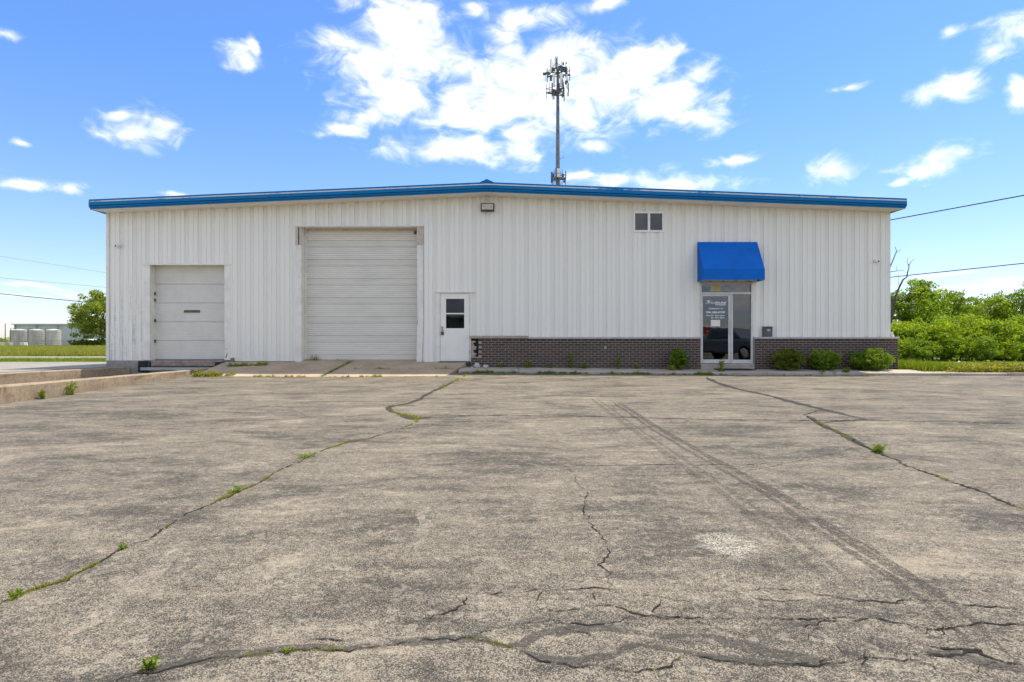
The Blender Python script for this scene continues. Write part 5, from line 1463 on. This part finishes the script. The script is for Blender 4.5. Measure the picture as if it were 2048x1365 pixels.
# ------------------------------------------------------------------ hedge and trees on the right
HB = [(1800, 29.0, 1.5, 1.7, 'yellow-green bush beside the right corner of the building'), (1862, 28.0, 1.45, 1.75, 'rounded bush second from the building in the hedge'),
      (1925, 28.6, 1.5, 1.95, 'taller bush in the middle of the hedge'), (1985, 28.0, 1.4, 1.75, 'bush right of the middle of the hedge'),
      (2040, 28.4, 1.5, 1.85, 'hedge bush at the right edge of the picture'), (2105, 28.2, 1.5, 1.8, 'hedge bush beyond the right edge bush'), (2180, 28.4, 1.6, 1.9, 'last bush at the far right of the hedge')]
for i, (px, d, rx, h, lab) in enumerate(HB):
    shrub('hedge_bush', lab, ((px - 1024) * d / FPX, d, .09), (rx, 1.25, h * .56), 11000, 'leaf_hedge', .12, 60 + i, 'bushes of the hedge on the right', 'bush', 7)
HL = [(1778, 27.4, .9, 1.0), (1832, 26.8, .85, 1.0), (1895, 26.9, .9, 1.1), (1955, 26.7, .85, 1.0), (2012, 26.9, .9, 1.1), (2072, 26.8, .9, 1.0)]
for i, (px, d, rx, h) in enumerate(HL):
    lab = ['low bush half hidden by the building corner', 'low front bush below the second hedge bush', 'low front bush below the middle of the hedge', 'low front bush right of the hedge middle', 'low front bush near the right picture edge', 'low front bush past the right picture edge'][i]
    shrub('hedge_bush', lab, ((px - 1024) * d / FPX, d, .09), (rx, .75, h * .56), 4200, 'leaf_shrub' if i % 2 else 'leaf_hedge', .085, 80 + i, 'bushes of the hedge on the right', 'bush', 5)
TR = [(1838, 32.0, 4.25, 1.15, 'tallest green tree behind the hedge, next to the dead branches'), (1780, 33.0, 3.7, 1.3, 'tree partly hidden behind the building corner'), (1908, 34.0, 3.7, 1.35, 'tree behind the hedge right of the tallest one'),
      (1975, 34.5, 3.65, 1.35, 'thin-crowned tree behind the hedge with sky showing through'), (2045, 34.0, 3.9, 1.4, 'tree behind the hedge at the right edge of the picture'), (2125, 34.0, 3.7, 1.4, 'tree behind the hedge beyond the right edge'), (1870, 35.5, 3.2, 1.3, 'small tree filling the gap right of the tallest one'), (1945, 36, 3.2, 1.3, 'small tree filling the gap in the middle of the row'), (2010, 36, 3.2, 1.3, 'small tree filling the gap near the right edge')]
for i, (px, d, H, cr_, lab) in enumerate(TR):
    tree('hedge_tree', lab, ((px - 1024) * d / FPX, d, .1), H, cr_, 100 + i, 'leaf_tree' if i % 3 else 'leaf_hedge', .13, 150 if i != 3 else 110, 55, .07, group='trees behind the hedge', crown_z=.6, limbs=12, cr=.24)

# dead tree with bare branches
d = 30.5
t = thing('dead_tree', 'bare dead tree with crooked branches above the hedge by the building', 'tree', (at(1782, 0, d)[0], d, .1))


def limb(pts, r0, r1):
    m = MB(); P = [at(x, y, d + dd) for x, y, dd in pts]; n = len(P)
    m.tube(P, [.62 * (r0 + (r1 - r0) * i / (n - 1)) + .004 for i in range(n)], 6); m.build('branch', 'deadwood', t)


m = MB(); m.tube([(at(1779, 0, d)[0], d, 0.0), at(1781, 660, d), at(1786, 600, d)], [.10, .075, .055], 8); m.build('trunk', 'deadwood', t)
limb([(1782, 640, 0), (1790, 596, 0), (1799, 574, -.1), (1806, 560, -.1), (1814, 554, -.1), (1815, 545, -.2), (1818, 536, -.2), (1817, 529, -.1)], .085, .02)
limb([(1817, 535, -.1), (1821, 525, -.2), (1829, 518, -.2)], .025, .006); limb([(1817, 531, -.1), (1814, 524, 0), (1816, 515, .1)], .022, .005)
limb([(1774, 560, .2), (1780, 535, .1), (1786, 521, 0), (1791, 508, 0), (1793, 502, .1)], .045, .022); limb([(1793, 502, .1), (1791, 496, .1), (1790.5, 493, .1)], .02, .006)
limb([(1792, 506, .1), (1798, 502, 0), (1802, 498, 0)], .018, .005); limb([(1776, 545, 0), (1790, 543, 0), (1802, 541, 0), (1810, 543, 0)], .028, .006); limb([(1792, 543, 0), (1794, 532, 0)], .012, .004)
limb([(1799, 575, -.1), (1796, 562, 0), (1798, 548, .1)], .014, .004); limb([(1790, 600, 0), (1812, 592, .2), (1835, 570, .2)], .05, .012); limb([(1788, 612, 0), (1775, 590, .1), (1768, 570, .1)], .05, .02)
limb([(1774, 560, .1), (1772, 575, .1), (1783, 600, 0)], .045, .05)

# ------------------------------------------------------------------ wires and their poles
def wire(label, A, Bq, sag, rad, mat, n=28):
    m = MB(); A, Bq = Vector(A), Vector(Bq)
    m.tube([A.lerp(Bq, i / n) - Vector((0, 0, sag * 4 * (i / n) * (1 - i / n))) for i in range(n + 1)], rad, 5)
    tag(m.build('overhead_wire', mat), label, 'wire', 'overhead wires')


def upole(label, x, y, h, z=0.0, arm=True):
    t = thing('utility_pole', label, 'utility pole', (x, y, z), 'utility poles')
    m = MB(); m.tube([(x, y, z - .2), (x, y, z + h)], [.16, .11], 10); m.build('post', 'pole', t)
    if arm:
        m = MB(); m.box(x - 1.1, x + 1.1, y - .06, y + .06, z + h - .7, z + h - .55); m.build('crossarm', 'pole', t)


def ext(p, q, k): return tuple(p[i] + (q[i] - p[i]) * k for i in range(3))


zc = 8.0; a = (lambda px, py, Z: ((px - 1024) * ((Z - 1) / ((682.5 - py) / FPX)) / FPX, (Z - 1) / ((682.5 - py) / FPX), Z))
p, q = a(1783, 440, 8.0), a(2048, 391, 8.0); wire('upper twisted cable rising from the building to the right', ext(p, q, -4.5), ext(p, q, 3.4), .0, .030, 'wire')
upole('wooden pole carrying the two right-hand cables, past the right edge', ext(p, q, 3.4)[0], ext(p, q, 3.4)[1] - .2, 8.6)
upole('wooden pole behind the building carrying the cables', ext(p, q, -4.5)[0], ext(p, q, -4.5)[1], 8.6)
p, q = a(1780, 555, 5.0), a(2048, 527, 5.0); wire('lower black cable crossing behind the dead branches', ext(p, q, -3.4), ext(p, q, 3.0), .0, .026, 'wire')
for i, (l, pa, pb, Z, rd, mt) in enumerate((('lowest dark wire at the left, running to the round tree', (0, 588), (165, 604), 7.2, .055, 'wire'), ('faint middle wire at the left of the building', (45, 560), (205, 574.5), 9.0, .028, 'gwire'), ('faint uppermost wire at the left of the building', (60, 522), (210, 545.5), 12.0, .026, 'gwire'))):
    p, q = a(*pa, Z), a(*pb, Z); wire(l, ext(p, q, -1.6), ext(p, q, 2.2), .0, rd, mt)
upole('wooden pole past the left edge carrying the left wires', -64.5, 52, 12.4, .2)
upole('wooden pole hidden behind the warehouse carrying the left wires', -64.0, 122, 12.4, .2)
X, Y, Z = at(10.5, 647, 200); upole('distant lone pole at the far left horizon', X, Y, Z - .2, .2, False)

# ------------------------------------------------------------------ cell tower
TY = 80.0; TX = (1115.6 - 1024) * TY / FPX; q = TY / FPX
t = thing('cell_tower', 'tall grey monopole cell tower with antenna arrays behind the roof', 'cell tower', (TX, TY, 0.1))
ztop = 1 + (682.5 - 140) * q
m = MB(); m.tube([(TX, TY, -.1), (TX, TY, 14), (TX, TY, 26), (TX, TY, ztop)], [.52, .36, .27, .17], 14); m.build('pole', 'mast', t)
for py in (219, 264):
    m = MB(); zz = 1 + (682.5 - py) * q; m.cbox(TX - .04, TX + .1, TY - .36, TY - .2, zz - .2, zz + .2, .02); m.build('hand_port', 'dark', t)
zz = 1 + (682.5 - 317) * q; m = MB(); m.tube([(TX + .2, TY, zz), (TX + .75, TY - .1, zz), (TX + .75, TY - .1, zz + .25)], .035, 5); m.build('whip_mount', 'dsteel', t)


def zpy(py): return 1 + (682.5 - py) * q
def array(pyc, radius, rot, panels, boxes, ring=True):
    zc = zpy(pyc)
    m = MB(); cs = [(TX + radius * math.cos(rot + k * 2.0944), TY + radius * math.sin(rot + k * 2.0944)) for k in range(3)]
    for k in range(3):
        a_, b_ = cs[k], cs[(k + 1) % 3]
        m.tube([(a_[0], a_[1], zc), (b_[0], b_[1], zc)], .06, 6); m.tube([(a_[0], a_[1], zc + .55), (b_[0], b_[1], zc + .55)], .035, 6)
        m.tube([(TX, TY, zc), ((a_[0] + b_[0]) / 2, (a_[1] + b_[1]) / 2, zc)], .08, 6); m.tube([(TX, TY, zc - .05), (a_[0], a_[1], zc)], .07, 6)
        for u in (0.03, .35, .65, .97):
            x, y = a_[0] + (b_[0] - a_[0]) * u, a_[1] + (b_[1] - a_[1]) * u; m.tube([(x, y, zc - .75), (x, y, zc + 1.15)], .035, 5)
    m.build('antenna_frame', 'dsteel', t)
    for (px, p0, p1, wd, dy, mt) in panels:
        m = MB(); X = (px - 1024) * q; m.cbox(X - wd / 2, X + wd / 2, TY + dy - .1, TY + dy + .1, zpy(p1), zpy(p0), .03); m.build('antenna_panel', mt, t)
    for (px, p0, p1, wd, dy) in boxes:
        m = MB(); X = (px - 1024) * q; m.cbox(X - wd / 2, X + wd / 2, TY + dy - .12, TY + dy + .12, zpy(p1), zpy(p0), .02); m.build('radio_unit', 'dsteel', t)


array(147, 1.85, .35, [(1100.5, 126.5, 150, .22, -1.2, 'whitep'), (1109.5, 122.5, 147, .22, -1.3, 'whitep'), (1113, 122, 146.5, .22, -1.2, 'whitep'), (1133.5, 134, 160, .16, -.2, 'whitep'), (1091, 149, 160, .08, .4, 'whitep')],
      [(1089, 144, 148.5, .4, .3), (1095.5, 143.5, 148, .5, .2), (1105, 141, 147.5, .6, -.7), (1119, 136.5, 145.5, .75, -.6), (1126, 137, 146, .7, -.4), (1123, 148, 153, .7, .5), (1132, 139, 151, .28, -.5), (1126, 127.5, 132.5, .22, -.3), (1132, 127, 130, .18, -.3), (1134, 151, 159, .2, 0)])
array(185, 1.6, .9, [(1107, 157.5, 181, .34, -1.1, 'whitep'), (1121, 157, 182, .38, -1.2, 'whitep'), (1133.6, 160, 168, .36, -.5, 'whitep'), (1133.8, 171, 181, .22, -.6, 'whitep')],
      [(1101.5, 153, 164, .28, -.3), (1103.5, 172, 192, .18, -.8), (1107, 183, 195, .3, -.6), (1112, 186, 194.5, .35, -.4), (1119, 183, 191, .45, -.9), (1124, 192, 199.5, .2, -.7), (1107, 196, 203, .14, -.7), (1132, 165.5, 172, .4, -.5), (1136, 170, 188, .14, -.5), (1135.5, 188, 195, .16, -.4), (1117, 172, 182, .22, -.8), (1098.5, 166, 181, .08, .2)])
array(358, 1.12, .2, [(1115.8, 340.5, 358, .36, -.55, 'whitep')],
      [(1102, 346, 368, .10, -.4), (1106, 350, 357, .28, -.5), (1104, 358, 366, .2, -.5), (1125, 350, 357, .28, -.5), (1128, 357, 367, .26, -.4), (1131, 345, 360, .10, -.3), (1122, 357, 362, .2, -.6)])

# ------------------------------------------------------------------ far left: tanks, metal building, fence, tree
FD = 96.0; qf = FD / FPX; GZ = .21
for i, (a_, b_, lab) in enumerate(((25.5, 51.5, 'leftmost of three weathered storage tanks beyond the meadow'), (60, 84.8, 'middle of three weathered storage tanks beyond the meadow'), (94.5, 119, 'rightmost of three weathered storage tanks beyond the meadow'))):
    X = ((a_ + b_) / 2 - 1024) * qf; rd = (b_ - a_) / 2 * qf; H = 1 + (682.5 - 660.5) * qf - GZ
    t = thing('storage_tank', lab, 'tank', (X, FD, GZ), 'storage tanks beyond the meadow')
    m = MB(); pr = []
    for k in range(9):
        z = H * k / 9; pr += [(rd, z + .01), (rd, z + H / 9 - .035), (rd * 1.035, z + H / 9 - .035), (rd * 1.035, z + H / 9 - .005)]
    m.lathe((X, FD, GZ - .05), pr, 32); m.build('shell', 'tank', t)
    m = MB(); m.lathe((X, FD, GZ - .05), [(rd * 1.02, H), (rd * .95, H + .06), (rd * .3, H + .2), (.03, H + .22)], 32); m.build('roof', 'tank', t)
    m = MB(); m.tube([(X - rd * .82, FD - rd * .6, GZ), (X - rd * .82, FD - rd * .6, GZ + H + .25), (X - rd * .3, FD - rd * .3, GZ + H + .25)], .05, 6); m.build('pipe', 'pole', t)
    m = MB(); m.tube([(X - rd * 1.0, FD - rd * .45, GZ), (X - rd * 1.0, FD - rd * .45, GZ + H * .98)], .09, 6); m.build('pipe', 'tank', t)
    X2 = X - rd * .9
    t2 = thing('storage_tank', ['narrow tank standing behind the leftmost storage tank', 'narrow tank standing behind the middle storage tank', 'narrow tank standing behind the rightmost storage tank'][i], 'tank', (X2, FD + 2.2, GZ), 'storage tanks beyond the meadow')
    m = MB(); m.lathe((X2, FD + 2.2, GZ - .05), [(rd * .42, 0), (rd * .42, H * .97), (rd * .4, H * .99), (.05, H * 1.03)], 20); m.build('shell', 'tank', t2)
FB = 104.0; qb = FB / FPX
t = thing('metal_building', 'long grey metal building with flat roofline behind the storage tanks', 'building', (-76, FB + 8, GZ))
X0, X1 = (28 - 1024) * qb, (300 - 1024) * qb; H = 1 + (682.5 - 650) * qb
nP = 26
for i in range(nP):
    m = MB(); a_ = X0 + (X1 - X0) * i / nP; b_ = X0 + (X1 - X0) * (i + 1) / nP - .03
    m.box(a_, b_, FB + (.03 if i % 2 else 0), FB + .2, GZ - .1, H); m.build('wall_panel', 'farwall', t)
m = MB(); m.box(X0, X1, FB + .21, FB + 16, GZ - .1, H - .02); m.build('wall', 'farwall', t)
m = MB(); m.box(X0 - .25, X1 + .2, FB - .25, FB + 16.2, H + .002, H + .17); m.build('roof', 'roof', t)
for px in (31, 73.5, 116):
    X = (px - 1024) * qb; m = MB(); m.box(X - .08, X + .08, FB - .16, FB - .02, GZ, H); m.build('downspout', 'steel', t)
X = (124.5 - 1024) * qb; m = MB(); m.box(X - .6, X + .6, FB + 3, FB + 4, H + .17, H + .38); m.build('roof_vent', 'roof', t)
X = (144 - 1024) * qb; m = MB(); m.tube([(X, FB + 2, H + .1), (X, FB + 2, H + .9)], .07, 6); m.build('flue', 'steel', t)
# chain-link fence in front of the tanks
FY = 92.5; qq = FY / FPX
t = thing('chain_link_fence', 'low chain-link fence in front of the storage tanks', 'fence', ((90 - 1024) * qq, FY, GZ))
fx0, fx1 = (2 - 1024) * qq, (152 - 1024) * qq; FH = .95
for i in range(13):
    X = fx0 + (fx1 - fx0) * i / 12; m = MB(); m.tube([(X, FY, GZ - .1), (X, FY, GZ + FH)], .03, 5); m.build('fence_post', 'steel', t)
m = MB(); m.tube([(fx0, FY, GZ + FH - .03), (fx1, FY, GZ + FH - .03)], .022, 4); m.build('top_rail', 'steel', t)
m = MB(); nW = 150
for i in range(nW):
    X = fx0 + (fx1 - fx0) * i / nW
    for s_ in (-1, 1):
        X2 = min(max(X + s_ * .8, fx0), fx1); m.add([(X, FY + .004 * s_, GZ + .03), (X + .012, FY + .004 * s_, GZ + .03), (X2 + .012, FY + .004 * s_, GZ + FH - .04), (X2, FY + .004 * s_, GZ + FH - .04)], [(0, 1, 2, 3)])
m.build('wire_mesh', 'steel', t, kind='stuff')
X = (158 - 1024) * qq; m = MB()   # white tarp-covered pile
pr = [(-.95, .0), (-.9, .45), (-.55, .72), (0, .82), (.55, .72), (.95, .5), (1.0, .0)]
m.add([(X + x, FY + 2 + y, GZ + .25 + z) for y in (0, 1.6) for x, z in pr], [tuple(range(7)), tuple(range(13, 6, -1))] + [(i, i + 1, i + 8, i + 7) for i in range(6)] + [(6, 0, 7, 13)])
m.box(X - .9, X + .95, FY + 2.1, FY + 3.5, GZ - .05, GZ + .3)
tag(m.build('covered_pile', 'white'), 'low pile under a white cover beside the round tree', 'pile')
for px, py0, lab in ((35, 688, 'pale box at the foot of the leftmost storage tank'), (5, 684, 'tan crate stack at the far left edge')):
    X = (px - 1024) * qq; m = MB()
    for k in range(2): m.cbox(X - .42 + .05 * k, X + .42 - .03 * k, FY + .8, FY + 1.5, GZ + k * .3, GZ + k * .3 + .29, .03)
    tag(m.build('crate', 'white' if px > 20 else 'wood'), lab, 'crate')
# round tree half hidden by the building, with scrub at its foot
TD = 90.0; qt = TD / FPX
tree('maple_tree', 'round leafy tree left of the warehouse, half hidden by its corner', ((203 - 1024) * qt, TD, GZ), 8.0, 3.9, 150, 'leaf_far', .30, 210, 70, .22, crown_z=.56, limbs=22, cr=.20)
shrub('scrub_bush', 'dark low scrub at the foot of the round tree', ((178 - 1024) * qt, TD - 1.5, GZ), (1.9, 1.2, .55), 2600, 'leaf_shrub', .2, 151, None, 'bush', 5)
shrub('scrub_bush', 'dark low scrub between the round tree and the warehouse', ((205 - 1024) * qt, TD - 1.2, GZ), (1.8, 1.2, .6), 2600, 'leaf_shrub', .2, 152, None, 'bush', 5)
# distant woods on the horizon (one mass)
r = np.random.default_rng(160); n = 9000
x = r.uniform(-900, 900, n); y = 420 + r.uniform(0, 40, n); z = .2 + r.uniform(0, 1, n) * (3.5 + 2.2 * np.sin(x * .02) + 1.5 * np.sin(x * .067))
v, f = leaf_arrays(np.c_[x, y, z], 5.0, r, .2, .8); v[:, 2] = np.maximum(v[:, 2], .0); o = obj('distant_woods', v, f, 'leaf_far', kind='stuff'); o['label'] = 'far strip of woods on the horizon'; o['category'] = 'woods'
# meadow blades, denser towards the road
r = np.random.default_rng(161); n = 72000
y = 31 + 62 * r.uniform(0, 1, n) ** 1.5; x = -(.40 + .95 * r.uniform(0, 1, n)) * y * 1.0 - 3
x = np.clip(x, -130, -12.5)
v, f = blade_arrays(np.c_[x, y, np.full(n, .20)], .24, .05, r, .5); o = obj('meadow_grass', v, f, 'field', kind='stuff'); o['label'] = 'uncut meadow grass beyond the side road'; o['category'] = 'grass'
r = np.random.default_rng(162); n = 16000
x = -12.8 - 20 * r.uniform(0, 1, n); y0_ = 23.2 + (x + 12.0) * (3.7 / 388); y = y0_ + r.uniform(.05, 3.1, n)
v, f = blade_arrays(np.c_[x, y, np.full(n, .195)], .10, .03, r, .5); o = obj('verge_grass', v, f, 'lawn', kind='stuff'); o['label'] = 'grass strip between the driveway and the side road'; o['category'] = 'grass'

# ------------------------------------------------------------------ across the lot, seen only mirrored in the glass
NY = -72.0
t = thing('facing_warehouse', 'grey ribbed warehouse with red trim, seen mirrored in the door glass', 'warehouse', (6, NY - 8, 0))
nP = 60; X0, X1, H = -38.0, 34.0, 5.2
m = MB()
for i in range(nP):
    a_ = X0 + (X1 - X0) * i / nP; b_ = X0 + (X1 - X0) * (i + 1) / nP
    m.box(a_, b_ - .35, NY - .06, NY, .0, H); m.box(b_ - .35, b_, NY - .2, NY - .12, .0, H)
m.build('wall', 'farwall', t)
m = MB(); m.box(X0, X1, NY - 16, NY - .21, 0, H - .02); m.box(X1 + .01, 64, NY - 12, NY - .2, 0, 2.3); m.build('hall', 'farwall', t)
m = MB(); m.box(X1 + .02, 64.4, NY - .6, NY + .3, 2.45, 3.3); m.build('fascia', 'redtrim', t)
m = MB(); m.box(X1 + .02, 64.4, NY - .6, NY + .35, 2.302, 2.448); m.build('gutter', 'white', t)
m = MB(); m.box(X0 - .4, X1 + .1, NY - 16.2, NY + .5, H + .002, H + .3); m.build('roof', 'roof', t)

# dark pickup parked beside the photographer
cx, cy = 11.6, 5.6
t = thing('pickup_truck', 'dark blue pickup parked off to the right, mirrored in the entrance glass', 'pickup', (cx, cy, 0)); t.rotation_euler.z = R(-28)
def cpart(name, mb, mat, smooth=False):
    o = mb.build(name, mat); wl_ = Vector(o.location); o.parent = t; o.location = wl_; return o
def loft(m, secs):
    """secs: list of (y, [(x,z)...]) outlines with equal counts"""
    n = len(secs[0][1]); vs = [(x, y, z) for y, o in secs for x, z in o]; fs = []
    for i in range(len(secs) - 1):
        for k in range(n): fs.append((i * n + k, i * n + (k + 1) % n, (i + 1) * n + (k + 1) % n, (i + 1) * n + k))
    fs += [tuple(range(n)), tuple((len(secs) - 1) * n + k for k in range(n - 1, -1, -1))]; m.add(vs, fs)
def sec(hw, zb, zt, r_=.08): return [(-hw + r_, zb), (hw - r_, zb), (hw, zb + r_), (hw, zt - r_ * 1.5), (hw - r_, zt), (-hw + r_, zt), (-hw, zt - r_ * 1.5), (-hw, zb + r_)]
m = MB(); loft(m, [(2.75, sec(.86, .45, .85)), (2.6, sec(.95, .38, 1.02)), (1.3, sec(.98, .36, 1.10)), (.9, sec(.98, .36, 1.12)), (-2.6, sec(.98, .38, 1.12)), (-2.75, sec(.95, .45, 1.08))]); cpart('body', m, 'carpaint')
m = MB(); loft(m, [(1.35, sec(.80, 1.08, 1.14, .02)), (.65, sec(.74, 1.10, 1.66, .06)), (-.7, sec(.74, 1.10, 1.70, .06)), (-1.0, sec(.80, 1.08, 1.2, .02))]); cpart('cabin', m, 'carpaint')
m = MB(); m.add([(-.70, 1.27, 1.18), (.70, 1.27, 1.18), (.64, .73, 1.60), (-.64, .73, 1.60)], [(0, 1, 2, 3)]); cpart('windscreen', m, 'glass')
for s_ in (-1, 1):
    m = MB(); m.add([(s_ * .806, .95, 1.16), (s_ * .806, -.75, 1.16), (s_ * .752, -.60, 1.60), (s_ * .752, .60, 1.60)], [(0, 1, 2, 3)]); cpart('side_window', m, 'glass')
    m = MB(); m.cbox(s_ * .72 - .16, s_ * .72 + .16, 2.70, 2.80, .74, .92, .02); cpart('headlight', m, 'chrome')
    m = MB(); m.cbox(s_ * 1.08 - .09, s_ * 1.08 + .09, .85, .95, 1.12, 1.30, .02); cpart('mirror', m, 'carpaint')
    for y in (1.75, -1.7):
        m = MB(); m.tube([(s_ * .78, y, .38), (s_ * 1.0, y, .38)], .38, 20); wh = cpart('wheel', m, 'black')
        m = MB(); m.tube([(s_ * 1.001, y, .38), (s_ * 1.015, y, .38)], [.22, .18], 14); cpart('rim', m, 'chrome')
m = MB(); m.cbox(-.5, .5, 2.72, 2.80, .62, .92, .02); cpart('grille', m, 'dark')
m = MB(); m.cbox(-.92, .92, 2.70, 2.86, .42, .58, .03); cpart('bumper', m, 'chrome')
